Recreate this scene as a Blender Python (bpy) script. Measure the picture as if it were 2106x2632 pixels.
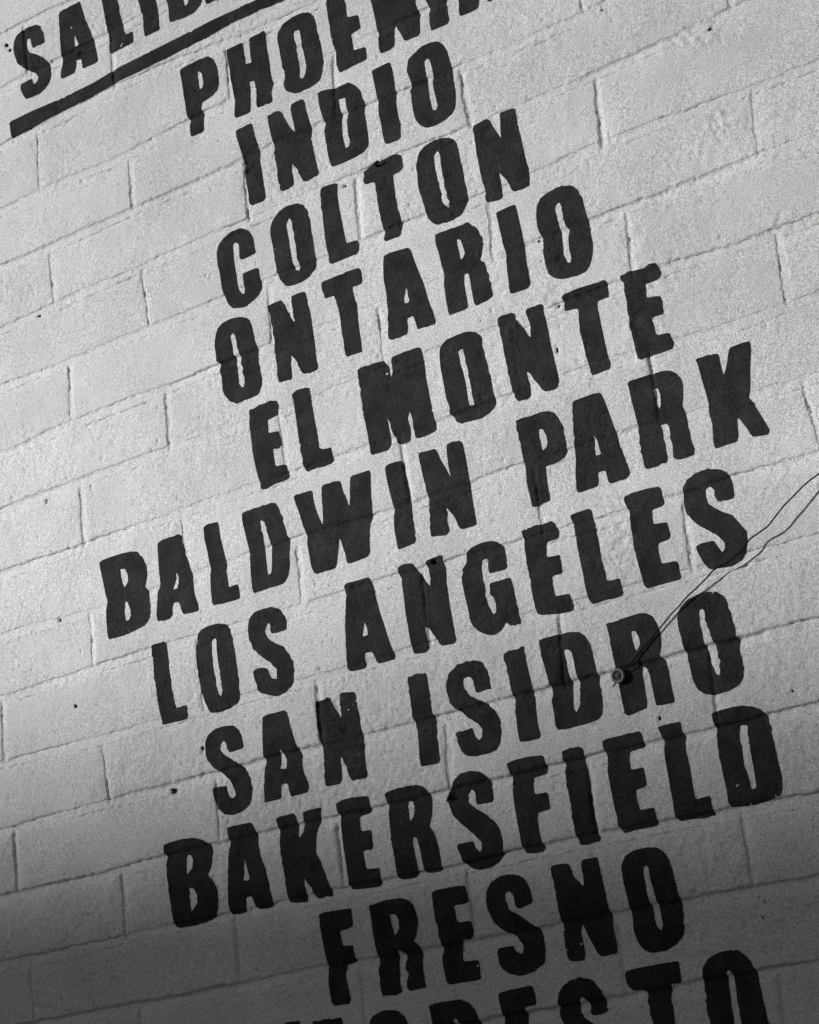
import bpy, math, random
import numpy as np
from mathutils import Matrix, Vector

for o in list(bpy.data.objects):
    bpy.data.objects.remove(o)
scene = bpy.context.scene
COL = scene.collection
rng = np.random.default_rng(11)
random.seed(5)

# ------------------------------------------------------------------ camera
# wall plane is y = 0, facing -y; courses run along x.  Wall data is stored
# with z measured from the top course line, ZG lifts it to metres above ground.
ZG = 3.35
cam_d = bpy.data.cameras.new('camera')
cam = bpy.data.objects.new('camera', cam_d)
COL.objects.link(cam)
scene.camera = cam
cam_d.sensor_fit = 'VERTICAL'
cam_d.sensor_height = 24.0
cam_d.lens = 5265.311 / 2632.0 * 24.0
cam_d.clip_start = 0.05
cam_d.clip_end = 400.0
right = Vector((0.82270678, 0.54733717, -0.15354339))
down = Vector((-0.26262145, 0.12639976, -0.95658407))
fwd = Vector((-0.50416617, 0.82731198, 0.24773242))
M = Matrix.Identity(4)
for i in range(3):
    M[i][0] = right[i]; M[i][1] = -down[i]; M[i][2] = -fwd[i]
M.translation = Vector((2.06302879, -2.39310601, -1.73862977 + ZG))
cam.matrix_world = M

# ------------------------------------------------------------------ light
SUN_DIR = Vector((1.0, 1.0, -0.42)).normalized()      # the way the light travels
world = bpy.data.worlds.new('World')
scene.world = world
world.use_nodes = True
wn = world.node_tree.nodes; wl = world.node_tree.links
wn.clear()
sky = wn.new('ShaderNodeTexSky'); sky.sky_type = 'NISHITA'; sky.sun_disc = False
sky.sun_elevation = math.asin(-SUN_DIR.z)
sky.sun_rotation = math.radians(225)
hsv = wn.new('ShaderNodeHueSaturation'); hsv.inputs['Saturation'].default_value = 0.04
bg = wn.new('ShaderNodeBackground'); bg.inputs['Strength'].default_value = 0.05
wo = wn.new('ShaderNodeOutputWorld')
tint = wn.new('ShaderNodeMix'); tint.data_type = 'RGBA'; tint.blend_type = 'MULTIPLY'
tint.inputs[0].default_value = 1.0; tint.inputs[7].default_value = (1.04, 0.975, 1.0, 1)
wl.new(sky.outputs[0], hsv.inputs['Color']); wl.new(hsv.outputs[0], tint.inputs[6])
wl.new(tint.outputs[2], bg.inputs['Color'])
wl.new(bg.outputs[0], wo.inputs['Surface'])
sun_d = bpy.data.lights.new('sun', 'SUN'); sun_d.energy = 5.0; sun_d.angle = math.radians(0.95)
sun_d.color = (1.0, 0.995, 0.985)
sun = bpy.data.objects.new('sun', sun_d); COL.objects.link(sun)
sun.location = (-20, -20, 20)
sun.rotation_euler = SUN_DIR.to_track_quat('-Z', 'Y').to_euler()
vs = scene.view_settings
vs.view_transform = 'Standard'; vs.look = 'None'; vs.exposure = -0.15; vs.gamma = 1.0
vs.use_curve_mapping = False

# ------------------------------------------------------------------ materials
def mat(name, base, rough, spec=0.5, metallic=0.0):
    m = bpy.data.materials.new(name); m.use_nodes = True
    b = m.node_tree.nodes['Principled BSDF']
    b.inputs['Base Color'].default_value = (*base, 1)
    b.inputs['Roughness'].default_value = rough
    b.inputs['Specular IOR Level'].default_value = spec
    b.inputs['Metallic'].default_value = metallic
    return m, b

def paint(name, lo, hi, rough, spec, bumps, speck=0.0, blot=2.5, unit=0.0):
    """rolled masonry paint: blotchy tone, stippled fine relief"""
    m, b = mat(name, hi, rough, spec)
    nt = m.node_tree; N = nt.nodes.new; Lk = nt.links.new
    tc = N('ShaderNodeTexCoord')
    n1 = N('ShaderNodeTexNoise'); n1.inputs['Scale'].default_value = blot
    n1.inputs['Detail'].default_value = 5; n1.inputs['Roughness'].default_value = 0.6
    n2 = N('ShaderNodeTexNoise'); n2.inputs['Scale'].default_value = 620
    n2.inputs['Detail'].default_value = 2
    Lk(tc.outputs['Object'], n1.inputs['Vector']); Lk(tc.outputs['Object'], n2.inputs['Vector'])
    mr = N('ShaderNodeMapRange'); mr.inputs[1].default_value = 0.35; mr.inputs[2].default_value = 0.65
    Lk(n1.outputs[0], mr.inputs[0])
    mx = N('ShaderNodeMix'); mx.data_type = 'RGBA'
    mx.inputs[6].default_value = (*lo, 1); mx.inputs[7].default_value = (*hi, 1)
    Lk(mr.outputs[0], mx.inputs[0])
    sp = N('ShaderNodeMapRange'); sp.inputs[1].default_value = 0.34; sp.inputs[2].default_value = 0.66
    sp.inputs[3].default_value = 1 - speck; sp.inputs[4].default_value = 1 + speck
    Lk(n2.outputs[0], sp.inputs[0])
    vm = N('ShaderNodeVectorMath'); vm.operation = 'SCALE'
    Lk(mx.outputs[2], vm.inputs[0]); Lk(sp.outputs[0], vm.inputs['Scale'])
    Lk(vm.outputs[0], b.inputs['Base Color'])
    if unit:
        oi = N('ShaderNodeObjectInfo')
        um = N('ShaderNodeMapRange'); um.inputs[3].default_value = 1-unit; um.inputs[4].default_value = 1+unit
        Lk(oi.outputs['Random'], um.inputs[0])
        n3 = N('ShaderNodeTexNoise'); n3.inputs['Scale'].default_value = 190; n3.inputs['Detail'].default_value = 3
        Lk(tc.outputs['Object'], n3.inputs['Vector'])
        gm = N('ShaderNodeMapRange'); gm.inputs[1].default_value = 0.62; gm.inputs[2].default_value = 0.76
        gm.inputs[3].default_value = 1.0; gm.inputs[4].default_value = 0.55
        Lk(n3.outputs[0], gm.inputs[0])
        mu = N('ShaderNodeMath'); mu.operation = 'MULTIPLY'
        Lk(um.outputs[0], mu.inputs[0]); Lk(gm.outputs[0], mu.inputs[1])
        v2 = N('ShaderNodeVectorMath'); v2.operation = 'SCALE'
        Lk(vm.outputs[0], v2.inputs[0]); Lk(mu.outputs[0], v2.inputs['Scale'])
        Lk(v2.outputs[0], b.inputs['Base Color'])
    prev = None
    for sc, dist, det in bumps:
        n = N('ShaderNodeTexNoise'); n.inputs['Scale'].default_value = sc
        n.inputs['Detail'].default_value = det; n.inputs['Roughness'].default_value = 0.65
        Lk(tc.outputs['Object'], n.inputs['Vector'])
        bp = N('ShaderNodeBump'); bp.inputs['Strength'].default_value = 1.0
        bp.inputs['Distance'].default_value = dist
        Lk(n.outputs[0], bp.inputs['Height'])
        if prev: Lk(prev.outputs[0], bp.inputs['Normal'])
        prev = bp
    Lk(prev.outputs[0], b.inputs['Normal'])
    return m

M_WHITE = paint('white_masonry_paint', (0.61, 0.605, 0.605), (0.70, 0.695, 0.695), 0.75, 0.25,
                [(210, 0.0006, 3), (620, 0.0013, 2)], speck=0.34, blot=7, unit=0.02)
M_BLACK = paint('black_sign_paint', (0.028, 0.026, 0.0268), (0.047, 0.0435, 0.045), 0.95, 0.02,
                [(210, 0.0011, 3), (620, 0.0017, 2)], speck=0.45, blot=30)
M_RAW, _ = mat('bare_dark_masonry', (0.02, 0.019, 0.018), 0.95, 0.1)
M_BARK, _ = mat('bark', (0.09, 0.075, 0.06), 0.9)
M_LEAF, _ = mat('leaf', (0.05, 0.08, 0.035), 0.6)
M_WIRE, _ = mat('black_wire', (0.006, 0.006, 0.006), 0.8, 0.1)
M_DARKMETAL, _ = mat('weathered_metal', (0.055, 0.053, 0.052), 0.55, 0.5, 0.4)
M_RIM, _ = mat('galvanised_rim', (0.13, 0.125, 0.125), 0.55, 0.4, 0.2)
M_ASPHALT = paint('asphalt', (0.045, 0.045, 0.045), (0.06, 0.06, 0.06), 0.9, 0.3, [(60, 0.004, 4)], 0.2)
M_CONC = paint('pavement_concrete', (0.26, 0.26, 0.26), (0.33, 0.33, 0.33), 0.9, 0.3, [(60, 0.002, 4)], 0.05)
M_BLD = paint('grey_render', (0.24, 0.24, 0.24), (0.30, 0.30, 0.30), 0.9, 0.3, [(20, 0.004, 4)], 0.05)
M_GLASS, _ = mat('window_glass', (0.03, 0.032, 0.035), 0.08)
M_ROOF, _ = mat('roof_felt', (0.08, 0.08, 0.08), 0.9)

# ------------------------------------------------------------------ measurements on the wall (half millimetres: x, z)
WORDS = [
 ('SALIDAS', [
  ('S',[[7,-15,34,-18,66,-24,87,-41,94,-64,96,-99,87,-102,67,-101,41,-102,39,-87,36,-69,30,-60,20,-60,16,-70,17,-90,24,-110,51,-127,82,-153,97,-174,105,-196,106,-223,95,-247,75,-262,47,-271,18,-270,-14,-267,-24,-253,-35,-223,-34,-206,-20,-205,13,-203,20,-204,22,-219,25,-227,36,-226,47,-215,46,-205,36,-190,17,-176,-7,-156,-33,-127,-43,-94,-46,-68,-40,-42,-27,-25,-11,-20]]),
  ('A',[[179,-21,260,-19,267,-33,277,-95,292,-148,300,-189,306,-225,309,-257,303,-262,245,-261,241,-252,238,-222,224,-220,216,-218,215,-239,206,-259,192,-260,147,-258,144,-250,147,-235,160,-200,157,-182,160,-135,166,-71,170,-30],[226,-123,229,-145,237,-170,217,-171,221,-147]]),
  ('L',[[355,-57,344,39,412,37,419,-82,423,-128,426,-177,429,-214,464,-217,464,-256,444,-257,363,-257,360,-243,364,-202,361,-178,359,-125]]),
  ('I',[[504,-122,500,22,509,29,572,25,573,-149,576,-190,575,-222,573,-256,565,-258,510,-257,510,-231,512,-186,508,-151]]),
  ('D',[[615,-170,617,11,626,17,691,15,730,-12,753,-68,763,-165,759,-228,744,-246,716,-259,673,-259,616,-251,617,-221,618,-199],[679,-44,697,-46,702,-115,701,-202,695,-216,682,-221,680,-170]]),
  ('A',[[794,-13,862,-16,879,-102,905,-224,916,-269,908,-272,859,-269,849,-221,828,-219,824,-258,811,-258,802,-251,764,-253,768,-209,781,-104],[836,-87,843,-132,849,-171,826,-170]]),
  ('S',[[970,-43,992,-21,1033,-20,1061,-39,1069,-80,1068,-111,1021,-105,1019,-75,1011,-60,1002,-67,1002,-94,1030,-130,1064,-168,1077,-210,1070,-247,1041,-270,996,-268,969,-256,961,-230,957,-194,997,-199,1004,-220,1019,-220,1023,-199,1003,-163,974,-127,965,-87]]),
 ]),
 ('PHOENIX', [
  ('P',[[633,-421,657,-421,705,-419,742,-421,760,-437,769,-459,773,-487,770,-531,760,-549,740,-558,697,-564,691,-584,698,-604,691,-630,689,-654,681,-660,639,-659,635,-651,636,-618,640,-604,632,-587,630,-568,631,-515,630,-469,628,-432],[695,-457,704,-459,712,-473,712,-503,705,-515,693,-517,694,-486]]),
  ('H',[[812,-429,878,-430,878,-473,878,-506,900,-509,901,-473,904,-430,912,-426,964,-426,968,-434,965,-491,967,-536,965,-575,970,-607,961,-648,961,-665,954,-668,902,-665,899,-653,906,-608,902,-589,901,-573,883,-568,883,-598,879,-641,874,-666,860,-668,815,-665,812,-654,819,-612,818,-572,815,-527,813,-481]]),
  ('O',[[1020,-446,1043,-433,1079,-426,1113,-429,1136,-438,1150,-455,1154,-474,1156,-519,1160,-568,1162,-617,1153,-647,1140,-668,1124,-674,1089,-678,1042,-675,1023,-662,1011,-644,1009,-628,1015,-604,1012,-577,1010,-532,1008,-487,1008,-469,1013,-456],[1073,-475,1092,-478,1094,-497,1093,-531,1096,-568,1097,-607,1091,-626,1081,-638,1070,-630,1074,-593,1073,-558,1072,-522,1068,-499]]),
  ('E',[[1201,-437,1207,-429,1194,-364,1300,-367,1308,-432,1265,-426,1268,-449,1269,-467,1267,-492,1267,-511,1306,-518,1307,-548,1307,-563,1298,-566,1271,-568,1271,-593,1272,-623,1310,-627,1314,-635,1312,-668,1269,-670,1216,-673,1209,-666,1204,-642,1209,-601,1204,-578,1200,-550,1201,-503]]),
  ('N',[[1358,-492,1350,-411,1420,-416,1480,-520,1501,-508,1489,-421,1549,-426,1561,-530,1506,-557,1506,-578,1513,-606,1508,-625,1505,-662,1497,-668,1453,-669,1445,-658,1437,-629,1423,-602,1419,-630,1412,-665,1396,-673,1361,-670,1358,-651,1361,-622,1365,-611,1362,-591,1362,-554]]),
  ('I',[[1540,-571,1536,-421,1600,-424,1607,-576,1609,-602,1606,-625,1605,-663,1598,-673,1541,-672,1540,-656,1542,-619,1549,-601]]),
  ('X',[[1647,-618,1681,-566,1652,-460,1715,-463,1732,-534,1767,-470,1820,-469,1759,-567,1806,-662,1794,-666,1744,-666,1737,-659,1726,-607,1712,-646,1704,-668,1675,-670,1642,-668,1640,-653,1645,-634]]),
 ]),
 ('INDIO', [
  ('I',[[809,-705,865,-703,872,-705,876,-740,882,-778,886,-805,879,-837,881,-873,880,-911,881,-954,870,-963,823,-960,815,-947,817,-918,816,-883,815,-847,819,-819,818,-783,813,-751,809,-728]]),
  ('N',[[931,-705,976,-702,984,-709,998,-745,1010,-776,1024,-794,1024,-764,1021,-728,1022,-707,1030,-702,1067,-701,1074,-710,1075,-741,1079,-773,1084,-804,1076,-836,1077,-870,1079,-913,1083,-953,1069,-956,1026,-958,1018,-941,1005,-902,993,-885,990,-918,990,-954,975,-959,941,-957,936,-945,935,-919,935,-880,934,-833,941,-814,937,-782,933,-745]]),
  ('D',[[1124,-705,1138,-703,1171,-709,1185,-713,1237,-714,1258,-733,1273,-756,1275,-783,1281,-795,1274,-825,1277,-863,1275,-909,1271,-933,1250,-947,1213,-952,1166,-953,1133,-950,1127,-928,1126,-893,1128,-856,1126,-830,1134,-809,1130,-791,1124,-752],[1193,-752,1218,-757,1215,-784,1218,-808,1210,-833,1209,-871,1210,-896,1204,-911,1190,-912,1189,-884,1189,-850,1197,-806,1191,-779]]),
  ('I',[[1321,-711,1333,-709,1387,-708,1391,-728,1391,-762,1391,-804,1388,-836,1387,-873,1388,-911,1384,-951,1372,-955,1337,-955,1327,-948,1325,-933,1325,-895,1323,-852,1324,-823,1324,-785,1323,-743]]),
  ('O',[[1449,-727,1477,-713,1505,-706,1533,-705,1559,-713,1573,-731,1582,-755,1585,-788,1588,-822,1587,-863,1585,-903,1576,-936,1564,-948,1535,-957,1503,-961,1472,-956,1453,-939,1441,-916,1440,-886,1441,-841,1438,-819,1447,-810,1444,-788,1438,-760,1445,-742],[1501,-755,1511,-749,1519,-755,1523,-783,1523,-812,1516,-830,1520,-869,1522,-902,1514,-916,1503,-912,1501,-894,1501,-849,1501,-815,1500,-782]]),
 ]),
 ('COLTON', [
  ('C',[[682,-1039,702,-1027,735,-1015,760,-1016,775,-1017,800,-1034,813,-1062,813,-1092,815,-1114,794,-1116,757,-1117,753,-1105,756,-1085,757,-1064,744,-1053,735,-1058,732,-1098,732,-1136,732,-1183,734,-1207,745,-1225,755,-1223,754,-1199,755,-1174,756,-1161,811,-1160,818,-1168,816,-1195,820,-1209,818,-1230,804,-1248,774,-1261,743,-1268,702,-1257,687,-1236,677,-1207,672,-1179,672,-1132,668,-1096,670,-1063,675,-1052]]),
  ('O',[[880,-1052,894,-1030,921,-1016,952,-1008,985,-1013,1010,-1024,1023,-1047,1025,-1079,1025,-1121,1027,-1164,1026,-1209,1023,-1233,1014,-1238,997,-1253,966,-1261,918,-1259,905,-1249,889,-1228,881,-1205,878,-1166,879,-1115,876,-1076],[938,-1065,953,-1047,960,-1060,961,-1098,961,-1140,962,-1187,966,-1213,961,-1222,947,-1216,942,-1192,941,-1154,940,-1107]]),
  ('L',[[1078,-1000,1090,-997,1133,-1001,1142,-1009,1135,-1032,1134,-1077,1136,-1119,1138,-1158,1140,-1198,1178,-1201,1183,-1215,1181,-1233,1172,-1242,1123,-1242,1078,-1243,1071,-1235,1072,-1209,1069,-1183,1070,-1125,1072,-1063]]),
  ('T',[[1236,-1003,1262,-996,1287,-988,1297,-995,1333,-992,1353,-992,1372,-1001,1375,-1018,1375,-1043,1361,-1052,1336,-1052,1334,-1094,1335,-1135,1337,-1177,1342,-1203,1330,-1239,1305,-1240,1275,-1240,1270,-1232,1277,-1216,1274,-1186,1271,-1136,1271,-1086,1271,-1049,1234,-1048,1232,-1030,1237,-1016]]),
  ('O',[[1420,-1044,1433,-1020,1454,-1005,1487,-999,1513,-1002,1538,-1011,1554,-1024,1561,-1045,1563,-1082,1565,-1123,1565,-1160,1568,-1201,1566,-1216,1556,-1232,1532,-1254,1500,-1258,1452,-1253,1437,-1239,1425,-1220,1423,-1183,1416,-1144,1413,-1115,1417,-1084,1416,-1059],[1480,-1046,1494,-1035,1500,-1050,1498,-1082,1499,-1130,1501,-1172,1506,-1198,1501,-1216,1491,-1212,1484,-1190,1482,-1144,1478,-1103,1477,-1074]]),
  ('N',[[1621,-1007,1639,-1006,1668,-1003,1679,-1014,1682,-1031,1693,-1055,1703,-1081,1705,-1048,1710,-1022,1712,-1001,1757,-1004,1763,-1013,1760,-1046,1764,-1087,1766,-1132,1768,-1173,1772,-1198,1768,-1231,1765,-1246,1745,-1249,1712,-1246,1707,-1236,1698,-1205,1678,-1173,1679,-1190,1678,-1222,1675,-1250,1659,-1252,1623,-1246,1620,-1228,1626,-1210,1621,-1180,1619,-1144,1617,-1099,1618,-1059,1618,-1024]]),
 ]),
 ('ONTARIO', [
  ('O',[[621,-1333,635,-1303,658,-1290,694,-1287,728,-1293,754,-1307,762,-1328,766,-1363,768,-1397,769,-1435,768,-1468,771,-1506,762,-1532,745,-1547,714,-1550,662,-1551,644,-1539,625,-1515,622,-1489,624,-1460,622,-1436,627,-1415,616,-1403,616,-1373,617,-1348],[679,-1343,690,-1332,698,-1345,699,-1375,702,-1413,705,-1444,705,-1477,708,-1495,702,-1509,692,-1508,684,-1491,685,-1458,686,-1425,682,-1394,680,-1364]]),
  ('N',[[828,-1294,839,-1289,881,-1290,890,-1304,901,-1341,919,-1376,919,-1339,916,-1309,921,-1290,942,-1289,968,-1291,975,-1302,975,-1333,979,-1367,977,-1399,978,-1428,978,-1469,976,-1505,977,-1530,972,-1541,945,-1543,920,-1537,911,-1517,902,-1490,886,-1466,884,-1488,883,-1525,877,-1541,830,-1539,829,-1516,832,-1484,831,-1442,834,-1418,833,-1381,833,-1339]]),
  ('T',[[1032,-1290,1039,-1284,1077,-1285,1120,-1285,1169,-1285,1175,-1294,1175,-1319,1173,-1335,1153,-1336,1138,-1338,1139,-1363,1143,-1393,1142,-1417,1139,-1445,1138,-1485,1137,-1521,1135,-1537,1107,-1536,1079,-1535,1077,-1522,1077,-1489,1077,-1449,1080,-1417,1078,-1388,1075,-1362,1072,-1340,1037,-1339,1035,-1320,1031,-1306]]),
  ('A',[[1260,-1281,1280,-1278,1347,-1285,1354,-1296,1358,-1322,1365,-1360,1375,-1400,1379,-1425,1385,-1467,1393,-1497,1397,-1530,1392,-1537,1334,-1534,1332,-1525,1327,-1491,1305,-1490,1302,-1519,1298,-1535,1277,-1537,1243,-1535,1231,-1529,1234,-1504,1238,-1478,1246,-1448,1246,-1424,1249,-1397,1248,-1348,1253,-1309],[1316,-1392,1319,-1413,1324,-1444,1303,-1445,1308,-1421]]),
  ('R',[[1441,-1279,1461,-1278,1505,-1280,1549,-1280,1568,-1295,1583,-1318,1587,-1343,1585,-1370,1578,-1387,1569,-1402,1582,-1412,1585,-1433,1589,-1466,1592,-1494,1591,-1521,1563,-1525,1536,-1530,1529,-1520,1528,-1492,1528,-1456,1527,-1428,1513,-1424,1508,-1446,1508,-1481,1509,-1505,1507,-1526,1493,-1528,1444,-1527,1442,-1518,1441,-1486,1442,-1459,1442,-1435,1448,-1405,1445,-1372,1443,-1336,1438,-1306],[1507,-1316,1519,-1322,1523,-1344,1526,-1365,1515,-1379,1508,-1377,1508,-1355,1506,-1334]]),
  ('I',[[1645,-1285,1661,-1284,1696,-1282,1710,-1284,1712,-1302,1713,-1333,1715,-1369,1715,-1400,1714,-1427,1712,-1454,1713,-1489,1712,-1523,1702,-1532,1677,-1533,1649,-1531,1646,-1524,1647,-1497,1648,-1463,1651,-1425,1654,-1406,1650,-1385,1649,-1357,1647,-1325]]),
  ('O',[[1774,-1312,1789,-1294,1814,-1286,1839,-1282,1864,-1284,1891,-1293,1907,-1315,1914,-1344,1916,-1372,1919,-1408,1920,-1443,1920,-1477,1913,-1505,1901,-1531,1883,-1546,1856,-1548,1812,-1543,1789,-1533,1772,-1515,1768,-1485,1768,-1450,1773,-1421,1771,-1397,1765,-1372,1767,-1341],[1829,-1333,1843,-1327,1847,-1343,1847,-1370,1849,-1398,1857,-1412,1850,-1437,1848,-1467,1848,-1494,1841,-1504,1833,-1499,1828,-1475,1830,-1442,1832,-1411,1830,-1391,1829,-1364,1827,-1348]]),
 ]),
 ('EL MONTE', [
  ('E',[[708,-1587,748,-1584,788,-1581,814,-1589,815,-1610,811,-1633,791,-1636,771,-1638,767,-1677,805,-1681,806,-1705,808,-1726,793,-1734,775,-1728,773,-1752,775,-1783,811,-1787,817,-1805,818,-1830,807,-1835,764,-1834,729,-1841,712,-1838,711,-1815,706,-1789,702,-1756,700,-1715,701,-1674,701,-1633,705,-1605]]),
  ('L',[[868,-1586,886,-1579,919,-1581,935,-1585,935,-1614,936,-1651,938,-1692,940,-1733,941,-1779,978,-1785,982,-1801,984,-1825,974,-1834,956,-1832,880,-1830,872,-1807,873,-1773,871,-1732,872,-1688,872,-1644,871,-1611]]),
  ('M',[[1108,-1586,1131,-1583,1168,-1583,1202,-1586,1208,-1596,1218,-1609,1218,-1647,1227,-1625,1228,-1594,1234,-1585,1273,-1583,1318,-1584,1333,-1588,1335,-1613,1336,-1644,1334,-1679,1335,-1710,1335,-1746,1337,-1777,1340,-1809,1340,-1840,1314,-1845,1278,-1846,1268,-1838,1266,-1814,1267,-1787,1263,-1757,1255,-1776,1255,-1815,1251,-1845,1220,-1847,1207,-1841,1204,-1823,1194,-1801,1191,-1772,1185,-1751,1185,-1778,1188,-1810,1185,-1837,1172,-1849,1138,-1848,1113,-1847,1111,-1831,1111,-1795,1111,-1760,1108,-1723,1108,-1684,1109,-1644,1109,-1616]]),
  ('O',[[1395,-1608,1419,-1593,1463,-1590,1498,-1593,1522,-1603,1530,-1625,1532,-1660,1535,-1692,1538,-1728,1540,-1763,1540,-1801,1541,-1817,1534,-1830,1514,-1843,1491,-1849,1453,-1847,1425,-1845,1408,-1834,1402,-1820,1392,-1806,1390,-1778,1388,-1743,1387,-1703,1387,-1661,1390,-1630],[1452,-1638,1468,-1635,1469,-1663,1471,-1699,1471,-1734,1472,-1769,1474,-1804,1457,-1802,1457,-1772,1457,-1729,1454,-1690,1451,-1665]]),
  ('N',[[1589,-1586,1607,-1583,1637,-1583,1645,-1588,1649,-1606,1665,-1633,1675,-1657,1684,-1675,1689,-1642,1687,-1619,1682,-1594,1689,-1588,1733,-1589,1738,-1596,1736,-1612,1739,-1640,1740,-1678,1741,-1716,1743,-1755,1745,-1797,1745,-1819,1740,-1835,1729,-1839,1700,-1836,1688,-1824,1681,-1807,1671,-1793,1663,-1771,1653,-1762,1653,-1779,1656,-1807,1653,-1832,1641,-1840,1608,-1837,1603,-1821,1598,-1792,1596,-1758,1596,-1716,1594,-1673,1592,-1626]]),
  ('T',[[1798,-1591,1808,-1585,1853,-1583,1910,-1586,1934,-1586,1938,-1599,1937,-1612,1937,-1638,1915,-1638,1901,-1639,1899,-1670,1900,-1705,1901,-1739,1902,-1772,1902,-1802,1907,-1818,1902,-1833,1875,-1834,1845,-1834,1843,-1817,1842,-1802,1839,-1775,1838,-1740,1835,-1706,1837,-1676,1842,-1644,1836,-1637,1800,-1634,1802,-1611]]),
  ('E',[[1980,-1591,2006,-1587,2036,-1593,2055,-1595,2069,-1588,2091,-1592,2095,-1610,2100,-1627,2094,-1636,2074,-1638,2049,-1637,2047,-1657,2046,-1679,2084,-1684,2087,-1697,2085,-1736,2050,-1736,2050,-1754,2053,-1786,2091,-1791,2094,-1813,2096,-1826,2089,-1837,2056,-1837,2025,-1836,1995,-1838,1986,-1829,1985,-1810,1985,-1795,1984,-1762,1983,-1725,1985,-1680,1985,-1640,1986,-1614,1978,-1604]]),
 ]),
 ('BALDWIN PARK', [
  ('B',[[59,-1894,72,-1889,115,-1888,158,-1889,203,-1894,215,-1900,235,-1924,243,-1955,241,-1983,232,-2006,226,-2014,241,-2030,240,-2049,242,-2074,239,-2097,227,-2119,207,-2133,166,-2139,118,-2144,60,-2141,59,-2120,61,-2083,63,-2042,72,-2023,67,-1993,63,-1946,60,-1916],[140,-1935,158,-1939,166,-1960,165,-1980,147,-1998,141,-1978,140,-1953],[140,-2040,150,-2043,160,-2066,161,-2087,152,-2099,138,-2102,137,-2077]]),
  ('A',[[297,-1896,312,-1888,384,-1888,391,-1894,396,-1925,401,-1959,408,-1993,416,-2024,414,-2052,415,-2088,422,-2122,422,-2137,414,-2139,362,-2135,357,-2118,352,-2093,330,-2092,325,-2115,321,-2132,307,-2137,261,-2134,259,-2123,266,-2092,276,-2041,289,-2022,289,-1995,292,-1947],[354,-1995,362,-2018,359,-2034,352,-2050,334,-2052,346,-2034,353,-2012]]),
  ('L',[[479,-1892,494,-1887,537,-1890,539,-1906,540,-1943,545,-1988,549,-2030,543,-2044,543,-2068,543,-2096,577,-2094,580,-2106,580,-2138,564,-2140,478,-2136,475,-2123,477,-2084,481,-2044,486,-2026,484,-1980,479,-1930]]),
  ('D',[[629,-1892,642,-1887,706,-1887,740,-1887,758,-1894,770,-1910,774,-1941,777,-1978,788,-2016,786,-2036,781,-2054,776,-2089,765,-2117,750,-2133,731,-2136,687,-2135,631,-2137,629,-2118,631,-2083,636,-2036,639,-2017,637,-1988,632,-1947,628,-1913],[693,-1927,707,-1937,713,-1961,717,-1990,720,-2023,715,-2057,707,-2094,693,-2096,694,-2067,695,-2032,696,-1996,694,-1968]]),
  ('W',[[824,-1893,831,-1889,889,-1889,892,-1898,893,-1930,899,-1964,911,-2004,918,-1969,920,-1930,927,-1892,936,-1887,990,-1888,996,-1896,1000,-1925,1008,-1954,1015,-1980,1020,-1938,1030,-1890,1039,-1887,1099,-1888,1101,-1902,1094,-1939,1089,-1992,1082,-2029,1071,-2046,1063,-2086,1058,-2123,1049,-2134,985,-2137,976,-2133,974,-2105,968,-2076,964,-2048,956,-2077,944,-2117,936,-2134,926,-2139,872,-2140,858,-2131,853,-2116,851,-2081,848,-2040,851,-2018,843,-1984,836,-1942,828,-1908]]),
  ('I',[[1152,-1894,1164,-1889,1207,-1890,1212,-1895,1216,-1927,1218,-1963,1221,-1998,1220,-2025,1218,-2055,1217,-2089,1220,-2128,1215,-2136,1192,-2139,1154,-2141,1153,-2121,1151,-2086,1154,-2045,1162,-2024,1158,-1996,1154,-1956,1151,-1913]]),
  ('N',[[1271,-1887,1297,-1889,1325,-1890,1332,-1899,1338,-1924,1349,-1950,1363,-1990,1360,-1957,1362,-1920,1365,-1890,1381,-1886,1412,-1892,1418,-1902,1419,-1944,1419,-1982,1418,-2019,1416,-2060,1417,-2102,1418,-2136,1410,-2139,1367,-2138,1360,-2128,1352,-2103,1330,-2063,1328,-2089,1328,-2119,1328,-2134,1319,-2141,1274,-2135,1269,-2129,1270,-2100,1273,-2055,1279,-2026,1276,-1994,1274,-1952,1270,-1912]]),
  ('P',[[1593,-1888,1611,-1885,1644,-1888,1678,-1887,1701,-1892,1716,-1902,1726,-1922,1732,-1946,1734,-1973,1733,-1998,1732,-2016,1721,-2031,1697,-2038,1658,-2038,1656,-2061,1655,-2094,1656,-2120,1654,-2134,1620,-2137,1597,-2136,1596,-2110,1594,-2069,1598,-2029,1596,-2006,1595,-1969,1594,-1931,1593,-1900],[1658,-1931,1672,-1936,1678,-1956,1679,-1975,1674,-1986,1660,-1994,1658,-1976,1656,-1953]]),
  ('A',[[1775,-1887,1793,-1886,1841,-1885,1862,-1889,1867,-1906,1873,-1937,1879,-1972,1885,-2010,1887,-2040,1894,-2075,1901,-2106,1899,-2134,1885,-2139,1838,-2138,1834,-2126,1833,-2098,1808,-2098,1808,-2119,1803,-2135,1774,-2136,1742,-2137,1738,-2128,1744,-2082,1754,-2037,1756,-2009,1762,-1966,1769,-1917],[1819,-1992,1825,-2014,1828,-2052,1811,-2051,1815,-2026]]),
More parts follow.
